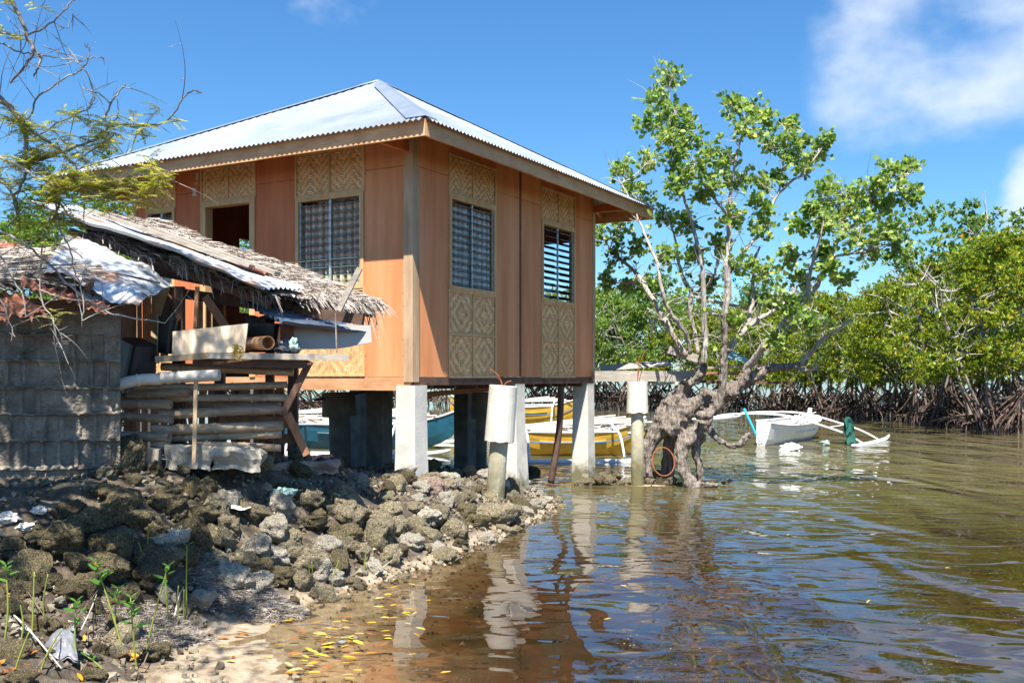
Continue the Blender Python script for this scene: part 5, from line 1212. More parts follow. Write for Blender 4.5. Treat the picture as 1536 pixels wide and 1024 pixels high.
# thorny tree on the left, reaching into the frame ----------------
tt = empty('thorn_tree', (-4.6, 4.6, .2)); tag(tt, 'thorny tree with feathery yellow green leaves reaching in from the left edge', 'tree')
mb = MB(); P, r = bez([(Vector((-4.6, 4.6, 0)), .12), (Vector((-4.5, 4.7, 1.2)), .10), (Vector((-4.2, 4.9, 2.3)), .085), (Vector((-3.9, 5.1, 3.2)), .07), (Vector((-3.5, 5.0, 4.4)), .05), (Vector((-3.0, 4.9, 5.4)), .02)], 5); mb.tube(P, r, 9, wob=.05); mb.build('trunk', 'bark', tt, smooth=True)
YT = 5.6
BR = [ # (px,py,rpx)
 [(-120,-30,6),(-40,-20,4.5),(10,-5,3.5),(32,29,3.2),(42,58,3),(50,74,2.8),(39,97,2.2),(16,126,1.6)], [(50,74,2.4),(62,85,2),(60,98,1.7),(50,114,1.2)],
 [(-140,170,8),(-60,140,6),(0,150,5),(20,165,4.5),(37,196,4),(38,240,3.6),(45,246,3)], [(38,240,3.2),(68,238,2.6),(98,226,2.2),(142,210,2),(158,197,1.9),(180,187,1.7),(238,187,1.5),(258,174,1.4),(274,148,1.2),(290,137,1),(304,139,.6)],
 [(-140,140,6),(-40,120,4),(0,145,3),(32,182,2.8),(64,207,2.5),(97,232,2.2),(116,256,1.8),(118,292,1.2)], [(155,180,1.8),(166,155,1.6),(177,139,1.2),(188,128,.8)], [(166,155,1.4),(148,140,1.1),(122,131,.7)],
 [(32,182,1.6),(45,174,1.5),(58,145,1.4),(97,119,1.3),(126,100,1.2),(134,77,1),(129,70,.7)], [(134,88,1),(146,86,.8),(157,88,.5)],
 [(-20,40,1.8),(0,50,1.6),(42,52,1.5),(80,32,1.3),(103,8,1.2),(114,-4,1)], [(80,34,1),(100,42,.9),(110,22,.7)], [(-10,60,1.4),(30,78,1.2),(60,82,1),(96,88,1),(125,92,.8)],
 [(-80,215,4),(0,236,2.6),(58,268,2.2),(90,277,1.8),(129,284,1.6),(180,303,1.5),(219,300,1.3),(238,274,1),(238,256,.6)], [(90,277,1.3),(100,255,1.2),(140,225,1.1),(172,203,1)],
 [(45,210,1.5),(95,180,1.4),(130,165,1.3),(140,140,1.2),(128,108,1),(108,88,.9),(66,70,.8)], [(130,165,1),(141,150,1),(136,120,.8)],
 [(-60,340,2.6),(0,349,2),(35,366,1.9),(68,391,1.7),(101,424,1.6),(140,455,1.5),(178,473,1.2),(246,485,.7)], [(84,296,1.8),(89,340,1.6),(104,373,1.3),(112,406,1.2),(124,442,1),(124,480,.7)],
 [(68,345,1.6),(61,401,1.4),(63,452,1.2),(81,483,1.1),(86,516,.7)], [(76,476,.9),(90,500,.8),(92,518,.5)], [(-30,370,1.8),(0,384,1.6),(15,411,1.4),(33,442,1.2),(40,476,.8)], [(-20,440,1.5),(0,450,1.3),(12,478,1),(22,506,.7)],
 [(45,246,3),(38,262,2.6),(28,285,2.2),(20,300,1.8),(30,330,1.4)], [(70,260,2.2),(80,285,2),(88,310,1.8),(70,345,1.6)], [(-100,200,6),(-20,262,3),(0,270,2.4),(18,290,2),(28,320,1.6),(10,340,1.2)],
 [(120,292,1.2),(150,286,1),(200,262,.8),(232,268,.7),(210,248,.4)], [(160,190,1),(176,175,.9),(175,150,.6)], [(150,260,1),(152,285,.9),(170,300,.7)], [(-40,-60,5),(0,-10,2),(60,-20,1.6),(100,2,1)]]
tb = MB(); tn = []
for k, b in enumerate(BR):
    Yk = YT + [0, .1, .0, .05, -.1, .05, .05, .1, .1, .15, .15, .1, -.15, -.1, -.05][k % 15]
    q = px_path([(x, y, r_*.95, Yk) for x, y, r_ in b]); P, r = bez(q, 5); P = [p+Vector(rdir(1)[0])*.006 for p in P]; tb.tube(P, r, 6, cap=False)
    for p, rr in zip(P, r): tn.append((p, rr, Vector((0, 0, 0))))
    for _ in range(len(P)//2):                          # thorns and short side twigs
        i = random.randrange(1, len(P)); d = Vector(rdir(1)[0]); tb.tube([P[i], P[i]+d*U(.02, .09)], [.0022, .0007], 3, cap=False)
for k in range(75):                                      # fine bare twigs, curving
    p0 = random.choice(tn)[0]
    if not (-3.2 < p0.x < -1.7): continue
    d = Vector((U(-.6, 1), U(-.3, .3), U(-.5, .9))).normalized(); cur = Vector((U(-.5, .5), 0, U(-.5, .5))); q = [p0]; L_ = U(.12, .45)
    for i in range(7): d = (d + cur*.22 + Vector(rdir(1)[0])*.12).normalized(); q.append(q[-1]+d*L_/7)
    tb.tube(q, [.0030*(1-i/9) for i in range(8)], 4, cap=False)
    for i in (2, 4, 5):
        if R() < .5: e = Vector(rdir(1)[0]); tb.tube([q[i], q[i]+e*U(.03, .09)], [.0016, .0006], 3, cap=False)
# connection of the branches to the trunk, outside the frame
for (x, y) in ((-120, -30), (-140, 170), (-140, 140), (-80, 215), (-100, 200), (-60, 340), (-30, 370), (-20, 440)):
    p = at(x, y, YT); q = min(P, key=lambda a: 0) if False else Vector((-4.1, 4.95, max(.8, min(5, p.z-.35)))); Pq, rq = bez([(q, .035), (q.lerp(p, .5)+Vector((0, 0, .1)), .02), (p, .01)], 4); tb.tube(Pq, rq, 6, cap=False)
tb.build('branches', 'thornbark', tt, smooth=True)
pl = [n_ for n_ in tn if n_[0].z < EYE + (565-175)/F*YT and n_[0].z > EYE + (565-350)/F*YT and n_[0].x > -3.2 and n_[0].x < -1.75]
LP, LD, LN, LL, LW, LT = [], [], [], [], [], []
tw2 = MB()
def frond(base_, d, ln, t):
    d = d.normalized(); n = int(ln/.011); s = d.cross(Vector((0, 0, 1))).normalized()
    tw2.tube([base_, base_+d*ln], [.0015, .0006], 3, cap=False)
    for j in range(n):
        p = base_ + d*ln*(j+1)/n + Vector((0, 0, -.1*(j/n)**2*ln))
        for sg in (-1, 1):
            LP.append(tuple(p)); LD.append(tuple(s*sg + d*.45)); LN.append((U(-.3, .3), U(-.3, .3), 1)); LL.append(U(.022, .034)); LW.append(.011); LT.append(min(1, max(0, t+U(-.2, .2))))
for _ in range(270):
    p = random.choice(pl)[0] + Vector(rdir(1)[0])*U(0, .10); t0 = U(.25, .85)
    for _ in range(random.randint(2, 5)): frond(p, Vector(rdir(1)[0])*Vector((1, 1, .45)) if False else Vector((U(-1, 1), U(-1, 1), U(-.45, .4))), U(.06, .13), t0)
for (x, y) in ((82, 330), (92, 318), (105, 330), (78, 360), (84, 385), (95, 372), (80, 478), (92, 470), (5, 15), (60, 2), (15, 60), (2, 50)):
    for _ in range(4): frond(at(x, y, YT)+Vector(rdir(1)[0])*.03, Vector((U(-1, 1), U(-1, 1), U(-.4, .3))), U(.05, .11), .6)
# the crown above the picture, which throws the dappled shade on the wall and the stones
cb = MB()
for k_ in range(84):
    c = Vector((U(-5.4, -1.9), U(5.1, 6.7) if k_ % 3 else U(3.3, 4.5), U(4.6, 6.0)));
    if (c.z-EYE)/c.y*F < 605: continue
    q = Vector((-3.5, 4.95, 4.3)); cb.tube([q, q.lerp(c, .5)+Vector(rdir(1)[0])*.2, c], [.02, .012, .004], 4, cap=False)
    for k in range(13):
        e = c + Vector(rdir(1)[0])*Vector((1, 1, .5)).length*U(.05, .38)
        for _ in range(2): frond(e, Vector((U(-1, 1), U(-1, 1), U(-.4, .4))), U(.08, .15), U(.3, .8))
cb.build('upper_branches', 'darktwig', tt, smooth=True); tw2.build('leaf_stalks', 'darktwig', tt)
V_, Fq, T_ = leaves(LP, LD, LN, LL, LW, LT, .05); mkmesh('foliage', V_, Fq, T_, 'thornleaf', tt)
# ------------------------------------------------------------------ outrigger boats
def boat(label, loc, heading, Lh, W_, Hh, hullmat, arms, flo, roll=0.0, deck='whitehull', stripe=None, extras=None, arch=.35, flen=None, transom=False, sag=.0):
    b = empty('outrigger_boat', (0, 0, 0)); tag(b, label, 'boat')
    n = 26; mb = MB(); rg = []; dk = MB(); ds = []; sr = MB(); ss = []
    for i in range(n+1):
        f = i/n; x = (f-.5)*Lh; e = abs(2*f-1); wv = W_/2*(1-e**2.6)**.8 + .012
        if transom and f < .5: wv = W_/2*(1-(e**4)*.55)
        hz = Hh*(1 + .55*e**3 * (0.25 if transom else 1)); kz = Hh*(.0 + .75*e**5*(0 if transom and f < .5 else 1))
        prof = [(0, kz), (.45, kz+.02), (.75, kz+(hz-kz)*.35), (.93, kz+(hz-kz)*.75), (1, hz)]
        ring = [mb.vert((x, -wv*a, z)) for a, z in prof[::-1]] + [mb.vert((x, wv*a, z)) for a, z in prof[1:]]
        rg.append(ring); ds.append((x, wv, hz)); ss.append((x, wv*.955, kz+(hz-kz)*.62))
    for i in range(n):
        for j in range(len(rg[0])-1): mb.f.append((rg[i][j], rg[i+1][j], rg[i+1][j+1], rg[i][j+1])); mb.t.append(.5)
    mb.f.append(tuple(rg[0])); mb.t.append(.5); mb.f.append(tuple(rg[-1][::-1])); mb.t.append(.5)
    mb.build('hull', hullmat, b, local=True)
    for i in range(n):
        (x0, w0, h0), (x1, w1, h1) = ds[i], ds[i+1]; f = i/n; dep = .04 if (f < .3 or f > .72) else .20
        dk.quad((x0, -w0, h0-dep), (x1, -w1, h1-dep), (x1, w1, h1-dep), (x0, w0, h0-dep))
    dk.build('deck', deck, b, local=True)
    for sg in (-1, 1):
        g = MB(); g.tube([(x, sg*(w_+.005), h_) for x, w_, h_ in ds], .022, 6); g.build('gunwale', 'whitepaint', b, local=True, smooth=True)
        if stripe: g = MB(); g.tube([(x, sg*(w_+.012), z) for x, w_, z in ss], .012, 5); g.build('stripe', stripe, b, local=True)
    fy, fz = flo; flen = flen or Lh*.75
    for x in arms:
        a = MB(); zt = Hh*1.05 + .05
        P, r = bez([(Vector((x, -fy, fz+.03)), .022), (Vector((x, -fy*.72, zt*.72+arch*.18)), .026), (Vector((x, -W_*.5, zt+arch*.15)), .028), (Vector((x, 0, zt+arch*.2)), .028), (Vector((x, W_*.5, zt+arch*.15)), .028), (Vector((x, fy*.72, zt*.72+arch*.18)), .026), (Vector((x, fy, fz+.03)), .022)], 5)
        a.tube(P, r, 7); a.build('outrigger_arm', 'whitepaint', b, local=True, smooth=True)
    for sg in (-1, 1):
        a = MB(); P, r = bez([(Vector((-flen*.5, sg*fy, fz+.05)), .03), (Vector((-flen*.3, sg*fy, fz)), .065), (Vector((flen*.3, sg*fy, fz)), .065), (Vector((flen*.47, sg*fy, fz+.05)), .045), (Vector((flen*.53, sg*fy, fz+.11)), .025)], 5); a.tube(P, r, 9); a.build('float', 'whitepaint', b, local=True, smooth=True)
        a = MB(); a.tube([(arms[0], sg*fy*.55, Hh*.98+.06), (arms[-1], sg*fy*.55, Hh*.98+.06)], .016, 5); a.build('side_pole', 'whitepaint', b, local=True)
    if extras: extras(b, Hh)
    b.location = loc; b.rotation_euler = (roll, 0, heading); b.rotation_mode = 'XYZ'
    WM[b] = Matrix.Translation(Vector(loc)) @ Matrix.Rotation(heading, 4, 'Z') @ Matrix.Rotation(roll, 4, 'X')
    return b
def ex_white(b, H):
    m = MB(); m.box((-.3, -.22, H*.95), (1.1, .22, H*1.0)); m.build('deck_board', 'bamboopale', b, local=True)
    m = MB(); m.hexa([(.5, -.2, H), (.95, -.2, H), (.95, .2, H), (.5, .2, H), (.56, -.14, H+.13), (.62, -.14, H+.13), (.62, .14, H+.13), (.56, .14, H+.13)]); m.build('seat_back', 'whitehull', b, local=True)
    for k in range(3): m = MB(); m.tube([(-.9+k*.1, -.35+k*.1, H+.10), (1.5, .25-k*.2, H+.16+.03*k)], .016, 5); m.build('paddle_pole', 'bamboopale', b, local=True)
    m = MB(); m.box((1.42, -.05, H), (1.5, .05, H+.32)); m.build('post', 'whitepaint', b, local=True)
hd = math.atan2(.838, .545)
bw_ = Vector((6.15+.545*2.2, 24.5+.838*2.2, -.06))
boat('small white outrigger boat moored by a blue rope right of the big tree', bw_, hd, 4.6, .82, .58, 'whitehull', (-.75, .9), (2.05, .34), roll=math.radians(7.5), extras=ex_white, arch=.5, flen=3.7, transom=True)
def ex_cargo(b, H):
    for k in range(4): m = MB(); m.box((-1.7+k*.85, -.25, H*.95), (-1.0+k*.85, .24, H+.04+.05*(k % 2))); m.build('deck_board', 'whitehull', b, local=True)
    for k in range(5): m = MB(); m.tube([(-2+k*.25, -.5+k*.2, H+.12), (1.9-k*.2, -.3+k*.16, H+.22+.03*k)], .018, 5); m.build('pole', 'bamboopale', b, local=True)
    m = MB(); m.tube([(-1.9, -.2, H+.34), (-.9, -.45, H+.06)], .02, 5); m.build('pole', 'redplank', b, local=True)
boat('large yellow outrigger boat lying beyond the right stilts', (at(852, 565, 21.6).x, 21.6, -.08), math.radians(4), 3.4, .85, .58, 'yellowhull', (-1.0, .9), (1.9, .08), extras=ex_cargo, stripe='bluepaint', arch=.5, flen=2.6)
boat('small yellow boat farther out, its bow showing behind the wooden pole', (at(775, 565, 35).x, 34.0, -.05), math.radians(-6), 4.6, .85, .72, 'yellowhull', (-1.0, 1.3), (2.0, .10), extras=ex_cargo, stripe='bluepaint', arch=.5)
boat('teal outrigger boat with a white deck seen between the stilts under the house', (at(538, 565, 23.5).x, 23.6, -.05), math.radians(-4), 4.7, .9, .62, 'tealhull', (-1.2, 1.1), (2.0, .06), extras=ex_cargo, arch=.5, flen=4.6)
boat('second teal outrigger boat farther back behind the bamboo stack', (at(455, 565, 26.5).x, 27.0, -.05), math.radians(8), 5.2, .85, .60, 'tealhull', (-1.4, 1.3), (2.1, .08), extras=ex_cargo, arch=.6)
# rope, net and litter by the white boat
bow = at(1140, 655, 24.3)
mb = MB(); P, r = bez([(at(1116, 613, 24.6), .035), (at(1126, 634, 24.4), .03), (at(1134, 652, 24.3), .032)], 4); mb.tube(P, r, 6); tag(mb.build('mooring_rope', 'bluerope'), 'bright blue rope hanging from the outrigger arm of the white boat', 'rope')
bundle('white_cloth', 'whitebag', at(1140, 660, 24.2), .08, (.8, .6, 1.6), 'white rag at the lower end of the blue rope', 'rag', 5, .6)
bundle('plastic_bag', 'whitebag', at(1186, 672, 22.9), .15, (1.5, .8, .7), 'crumpled white plastic bag floating beside the white hull', 'bag', 6, .7, 4)
bundle('plastic_bag', 'tealbag', at(1238, 664, 24.5), .09, (1.2, .8, .6), 'small teal plastic bag floating behind the white hull', 'bag', 7, .6)
mb = MB(); c_ = at(1277, 634, 24.6)
mb.patch(c_+Vector((-.16, 0, .10)), c_+Vector((.05, .02, .0)), c_+Vector((.14, .02, -.62)), c_+Vector((-.10, .02, -.55)), 12, 14, lambda u, v, p, n: p+n*.09*noise.noise(p*7)+Vector((0, 0, .10*math.sin(u*3)))); mb.patch(c_+Vector((-.16, .05, .10)), c_+Vector((.05, .1, .0)), c_+Vector((.14, .1, -.62)), c_+Vector((-.10, .1, -.55)), 12, 14, lambda u, v, p, n: p+n*.12*noise.noise(p*5)+Vector((0, 0, .10*math.sin(u*3))))
tag(mb.build('fishing_net', 'net'), 'dark green net hanging from the right outrigger of the white boat', 'net')

# ------------------------------------------------------------------ rocks
import bmesh
random.seed(5); np.random.seed(5)
def rockmesh(k, sub=4):
    bm = bmesh.new(); bmesh.ops.create_icosphere(bm, subdivisions=sub, radius=1); o3 = Vector((k*3.7, k*1.3, 0)); sq = Vector((1, U(.7, 1), U(.55, .85)))
    for v in bm.verts:
        p = v.co.copy(); a = noise.noise(p*.9+o3)*.42 + noise.noise(p*2.1+o3)*.24 + noise.fractal(p*4.5+o3, 1, 2, 4)*.12
        cell = noise.voronoi(p*2.6+o3)[0]; a += (.30-cell[0])*.20 + (cell[1]-cell[0] < .06)*(-.05)
        pit = noise.voronoi(p*8+o3)[0][0]; a -= max(0, .28-pit)*.30
        r = 1 + a
        q = Vector((p.x*sq.x, p.y*sq.y, p.z*sq.z))*r
        for (d, h) in planes[k]:
            t = q.dot(d)-h
            if t > 0: q -= d*t*.85
        v.co = q
    me = bpy.data.meshes.new('rock'); bm.to_mesh(me); bm.free(); me.polygons.foreach_set('use_smooth', [True]*len(me.polygons)); return me
planes = [[(Vector(rdir(1)[0]), U(.5, .8)) for _ in range(5)] for _ in range(14)]
RM = [rockmesh(k) for k in range(14)]
RMM = {}
def rock(c_, r, mat='rock', label='rough pitted coral rock in the heap on the shore below the house', group='coral rocks heaped on the shore', sz=1.0, k=None, rot=None):
    k = random.randrange(14) if k is None else k
    key = (k, mat)
    if key not in RMM: me = RM[k].copy(); me.materials.clear(); me.materials.append(MT[mat]); RMM[key] = me
    o = bpy.data.objects.new('rock', RMM[key]); COL.objects.link(o); o.location = c_; o.scale = (r*U(.9, 1.2), r*U(.85, 1.1), r*sz*U(.85, 1.1)); o.rotation_euler = rot or (U(-.5, .5), U(-.5, .5), U(0, 6.28))
    return tag(o, label, 'rock', group)
BIG = [(15,905,26),(60,925,22),(100,935,18),(140,905,20),(170,925,16),(35,880,24),(75,865,22),(130,870,22),(25,960,20),(70,965,14),(150,965,15),(140,1000,18),(30,1005,22),(200,910,14),(520,757,33),(568,792,31),(473,779,19),(516,794,24),(543,824,20),(469,839,27),(414,785,25),(434,800,20),(385,815,24),(345,745,22),(258,753,28),(285,795,34),(175,753,27),(98,800,40),(52,845,33),(168,808,33),(227,835,28),(344,855,28),(390,850,25),(422,860,22),
 (107,878,19),(230,858,26),(312,727,22),(465,742,22),(190,890,26),(156,843,28),(275,828,22),(363,835,22),(640,768,20),(567,774,20),(586,763,22),(620,755,15),(658,770,24),(643,725,20),(669,744,20),(745,768,29),(715,776,18),(680,790,22),(643,797,22),(699,740,15),
 (624,782,16),(805,751,13),(779,751,14),(579,744,17),(563,789,17),(700,762,18),(600,785,20),(618,808,17),(585,825,18),(560,842,16),(505,836,22),(500,860,16),(455,865,18),(520,812,20),(490,815,22),(440,822,22),(410,828,20),(330,800,24),(300,765,20),(235,790,24),(210,770,22),(130,775,24),(60,795,22),(20,815,22),(10,860,24),(120,838,22),
 (380,760,24),(420,750,20),(345,780,20),(250,730,18),(285,722,18),(730,800,14),(760,790,12),(655,815,13),(690,808,12),(790,762,11),(822,745,9),(770,742,12),(735,745,14),(250,880,12)]
SPEC = {(643,725): ('rockpink', 'pinkish brown rock at the foot of the nearest white stilt')}
cells = []
for (x, y, r_) in BIG:
    p = hit(x, y + r_*.3, .05); r = r_/F*p.y*1.22; p.z += r*.25
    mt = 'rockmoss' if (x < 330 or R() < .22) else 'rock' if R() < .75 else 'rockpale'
    if (x, y) in SPEC: rock(p, r, SPEC[(x, y)][0], SPEC[(x, y)][1], None)
    else: rock(p, r, mt)
    cells.append((p.x, p.y, r))
rock(hit(248, 905)+Vector((0, 0, .06)), .105, 'rockpale', 'smooth rounded tan rock sitting among the seedlings', None, .8, 3)
rock(at(601, 712, 11.3), .2, 'rockpale', 'white washed rock at the base of the nearest stilt, left side', None, .6)
rock(at(678, 718, 11.7), .16, 'rockpale', 'white washed rock right of the nearest stilt', None, .7)
rock(at(185, 690, 7.8)+Vector((0, 0, -.02)), .24, 'rockmoss', 'mossy boulder at the right end of the block wall', None, 1.1)
rock(at(150, 722, 7.55), .2, 'rockmoss', 'mossy boulder against the foot of the block wall', None, .8)
n_ = 0; tries = 0
while n_ < 150 and tries < 20000:                           # smaller stones between the big ones
    tries += 1; x = U(-3.9, .75); y = U(5.6, 14.6); h, d = ground_raw(np.array([x]), np.array([y])); h = h[0]; d = d[0]
    if not (-.06 < d < 1.5) or (y < 6.6 and d < .45): continue
    if y > 9.5 and d > 1.2: continue
    if x/y*F + CX < -30: continue
    r = U(.035, .11) if R() < .75 else U(.11, .16)
    if sum(1 for (a, b, c_) in cells if (a-x)**2+(b-y)**2 < (c_*.8+r*.6)**2) > 0 and R() < .8: continue
    cells.append((x, y, r)); rock((x, y, h+r*.35), r, random.choice(['rock', 'rock', 'rockmoss', 'rockpale'])); n_ += 1
for (x, y, r_) in [(868,728,10),(882,724,11),(897,721,11),(915,722,13),(930,729,11),(944,727,12),(962,733,9),(975,722,12),(990,728,11),(1004,722,11),(985,711,9),(1085,722,5),(1070,722,6),(1095,721,4),(905,714,9),(925,714,9),(1018,731,7)]:
    Y = 15.6 if y > 715 else 16.0; p = at(x, y, Y); p.z = max(p.z, .0); rock(p, r_/F*Y*1.05, random.choice(['rock', 'rockmoss']), 'brown stone piled in the water round the thin column and the tree', 'stones round the tree')
for (x, y, Y) in ((705, 712, 17.2), (730, 708, 17.5), (690, 715, 17), (672, 716, 17), (800, 712, 17.5), (760, 712, 17.5)):
    p = at(x, y, Y); p.z = .02; rock(p, .16, 'rockmoss', 'dark stone in the water under the house', 'stones under the house')
# pebbles and coral rubble as one layer
pb = MB(); 
def pebble(p, r, t):
    base_ = [Vector(v) for v in ((1,0,0),(-.3,.9,0),(-.7,-.6,.1),(.1,.1,.9),(.1,-.1,-.7),(.5,-.8,.2))]; q = Matrix.Rotation(U(0, 6), 3, Vector(rdir(1)[0])); i = len(pb.v)
    for v in base_: pb.v.append(tuple(Vector(p) + (q @ v)*r*U(.7, 1.2)))
    for f in ((0,1,3),(1,2,3),(2,5,3),(5,0,3),(1,0,4),(2,1,4),(5,2,4),(0,5,4)): pb.f.append(tuple(i+k for k in f)); pb.t.append(t)
xs_ = np.random.uniform(-4.2, .9, 26000); ys_ = np.random.uniform(5.2, 14.6, 26000)
for _ in range(1500):
    x, y = U(-1.3, 3.2), U(5.2, 12); h, d = ground_raw(np.array([x]), np.array([y]))
    if d[0] < 0: pebble((x, y, h[0]+.005), U(.010, .028) if R() < .95 else U(.03, .05), R()*.7); hs_, ds_ = ground_raw(xs_, ys_); c_ = 0
for x, y, h, d in zip(xs_, ys_, hs_, ds_):
    if -.15 < d < 1.9 and x/y*F+CX > -30 and not (y < 7.0 and d < .35) and c_ < 4500: pebble((x, y, h+.01), U(.008, .03) if R() < .85 else U(.03, .05), R()); c_ += 1
MT['pebble'] = M('coral rubble', (.10, .08, .055), (.28, .24, .18), 9, tint=.55, bump=.6, c3=(.40, .36, .29))
tag(pb.build('rubble', 'pebble'), 'loose coral rubble and pebbles between the rocks', 'rubble', kind='stuff')

# ------------------------------------------------------------------ shore litter and plants
def seedling(x, y, top, label, nl=4, lean=0.0, Yo=None, ln=.07, leafy=True):
    b0 = hit(x, y) if Yo is None else at(x, y, Yo); o = empty('mangrove_seedling', b0); tag(o, label, 'seedling', 'mangrove seedlings in the foreground')
    H_ = (y-top)/F*b0.y; mb = MB(); tip = b0 + Vector((lean, U(-.04, .04), H_)); P, r = bez([(b0-Vector((0, 0, .03)), .0065), (b0.lerp(tip, .4)+Vector((U(-.02, .02), 0, 0)), .0055), (tip, .003)], 5); mb.tube(P, r, 6); mb.build('stem', 'stemgreen', o, smooth=True)
    if not leafy: return
    d = (P[-1]-P[-3]).normalized()
    for k in range(nl):
        for sg in (0, 1):
            a = k*1.57 + sg*math.pi + U(-.3, .3); s = P[-1] - d*(k*U(.025, .045)); dd = Vector((math.cos(a), math.sin(a)*.8, U(.45, .95)-k*.12))
            nrm = Vector((0, -.25, 1)) ; L_ = ln*U(.7, 1.2)*(.7+.15*k); V_, Fq, T_ = leaves([tuple(s)], [tuple(dd)], [tuple(nrm)], [L_], [L_*.42], [1.0 if R() < .05 else U(.1, .75)], .10, True)
            mkmesh('leaf', V_, Fq, T_, 'seedleaf', o)
SE = [(188, 985, 845, -.19, 5, 'tall leaning seedling, its top leaves highest of all'), (176, 965, 885, .0, 3, 'thin upright seedling just right of the tall leaning one'), (118, 1000, 905, -.03, 4, 'seedling in front of the grey bag'), (205, 1000, 895, -.02, 5, 'seedling with the broadest pale leaves near the beach'), (215, 990, 850, .14, 4, 'slanting seedling with leaves against the stones, right of the broad-leaved one'),
      (6, 960, 850, .0, 3, 'leafy seedling cut by the left edge of the picture'), (281, 930, 820, .0, 1, 'single-leaved seedling farthest right')]
for (x, y, t, l, n, lb) in SE: seedling(x, y, t, lb, n, l)
for i, (x, y, t, l) in enumerate(((48, 950, 860, .0), (68, 935, 862, .03), (256, 935, 850, -.02), (222, 830, 795, .0), (210, 850, 812, 0), (498, 880, 840, .05), (60, 1000, 945, .1), (20, 1010, 950, .08), (30, 960, 905, 0), (545, 860, 830, .02), (270, 930, 880, 0), (276, 935, 885, 0), (468, 880, 842, 0), (462, 882, 845, .0))):
    seedling(x, y, t, 'bare green or brown mangrove shoot with no leaves poking up between the stones', 0, l, leafy=False)
o_ = seedling(160, 1010, 985, 'low sprig with three round leaves lying near the grey bag', 2, -.10, ln=.06)
def stickgrp():
    for (a, b, r, lb) in (((15, 925, 6.0), (92, 1020, 5.4), .006, 'long pale cane lying across the lower left corner'), ((55, 1012, 5.5), (148, 900, 6.3), .004, 'thin dark twig rising to the right in the lower left corner'), ((118, 960, 5.8), (145, 905, 6.2), .004, 'short pale straw leaning in the lower left corner'), ((262, 932, 6.6), (276, 892, 6.8), .005, 'short pale stick by the right seedlings'), ((28, 880, 6.6), (70, 945, 6.0), .003, 'thin reddish twig among the stones at the left'), ((560, 870, 8.0), (590, 850, 8.2), .004, 'small grey twig at the edge of the weed'), ((265, 835, 7.2), (330, 815, 7.5), .004, 'green cane lying level on the stones'), ((215, 1005, 5.6), (240, 975, 5.8), .004, 'dark curved twig at the edge of the beach'), ((430, 945, 6.9), (540, 962, 6.5), .004, 'dark thin branch lying in the shallows among yellow leaves')):
        mb = MB(); pa, pb_ = at(*a), at(*b); ga, gb = hit(a[0], a[1]), hit(b[0], b[1]); pa, pb_ = ga+Vector((0, 0, .03)), gb+Vector((0, 0, .06))
        P, rr = bez([(pa, r), (pa.lerp(pb_, .5)+Vector((U(-.03, .03), 0, .03)), r*.9), (pb_, r*.5)], 4); mb.tube(P, rr, 5); tag(mb.build('stick', 'darktwig' if 'dark' in lb or 'red' in lb else 'stemgreen' if 'green' in lb else 'bamboopale', smooth=True), lb, 'stick')
stickgrp()
# grey bag
c_ = hit(85, 985); mb = MB()
mb.patch(c_+Vector((-.13, .10, .0)), c_+Vector((.04, .14, .14)), c_+Vector((.16, -.10, -.02)), c_+Vector((-.06, -.07, .01)), 26, 22, lambda u, v, p, n: p + Vector((0, 0, .07*math.sin(u*math.pi)*math.sin(v*math.pi) + .045*noise.fractal(p*11, 1, 2, 3) + .02)))
n0 = len(mb.v); mb.v += [(x, y, z-.012) for x, y, z in mb.v]; mb.f += [tuple(n0+i for i in f[::-1]) for f in mb.f[:]]; mb.t += mb.t[:]
tag(mb.build('plastic_bag', 'bag', smooth=False), 'dirty grey plastic bag half buried in the lower left corner', 'bag')
bundle('plastic_bag', 'tealbag', hit(424, 752)+Vector((0, 0, .06)), .075, (1.1, .9, .7), 'pale teal plastic bag caught between the rocks', 'bag', 9, .8, 4)
for (x, y, s, lb) in ((12, 788, .055, 'leftmost white shell lump on the stones below the block wall'), (38, 800, .045, 'small white shell lump on the stones below the block wall'), (58, 775, .04, 'white lump beside the plinth of the block wall'), (84, 892, .035, 'white pebble lump on the dark stones above the grey bag')):
    bundle('shell_lump', 'shell', hit(x, y)+Vector((0, 0, .03)), s, (1.2, 1, .6), lb, 'shell', x, .6, 4)
bundle('plastic_bottle', 'glass', hit(18, 852)+Vector((0, 0, .08)), .045, (1.6, .8, .8), 'clear plastic bottle lying among the stones at the left edge', 'bottle', 3, .1)
mb = MB(); p0 = hit(345, 770)+Vector((0, 0, .06)); mb.patch(p0+Vector((-.16, 0, .02)), p0+Vector((.17, .0, -.02)), p0+Vector((.10, -.09, -.03)), p0+Vector((-.1, -.06, .01)), 12, 5, lambda u, v, p, n: p+Vector((0, 0, .015*noise.noise(p*20)))); tag(mb.build('white_scrap', 'whitebag'), 'flat white scrap lying on the rocks below the slab', 'scrap')
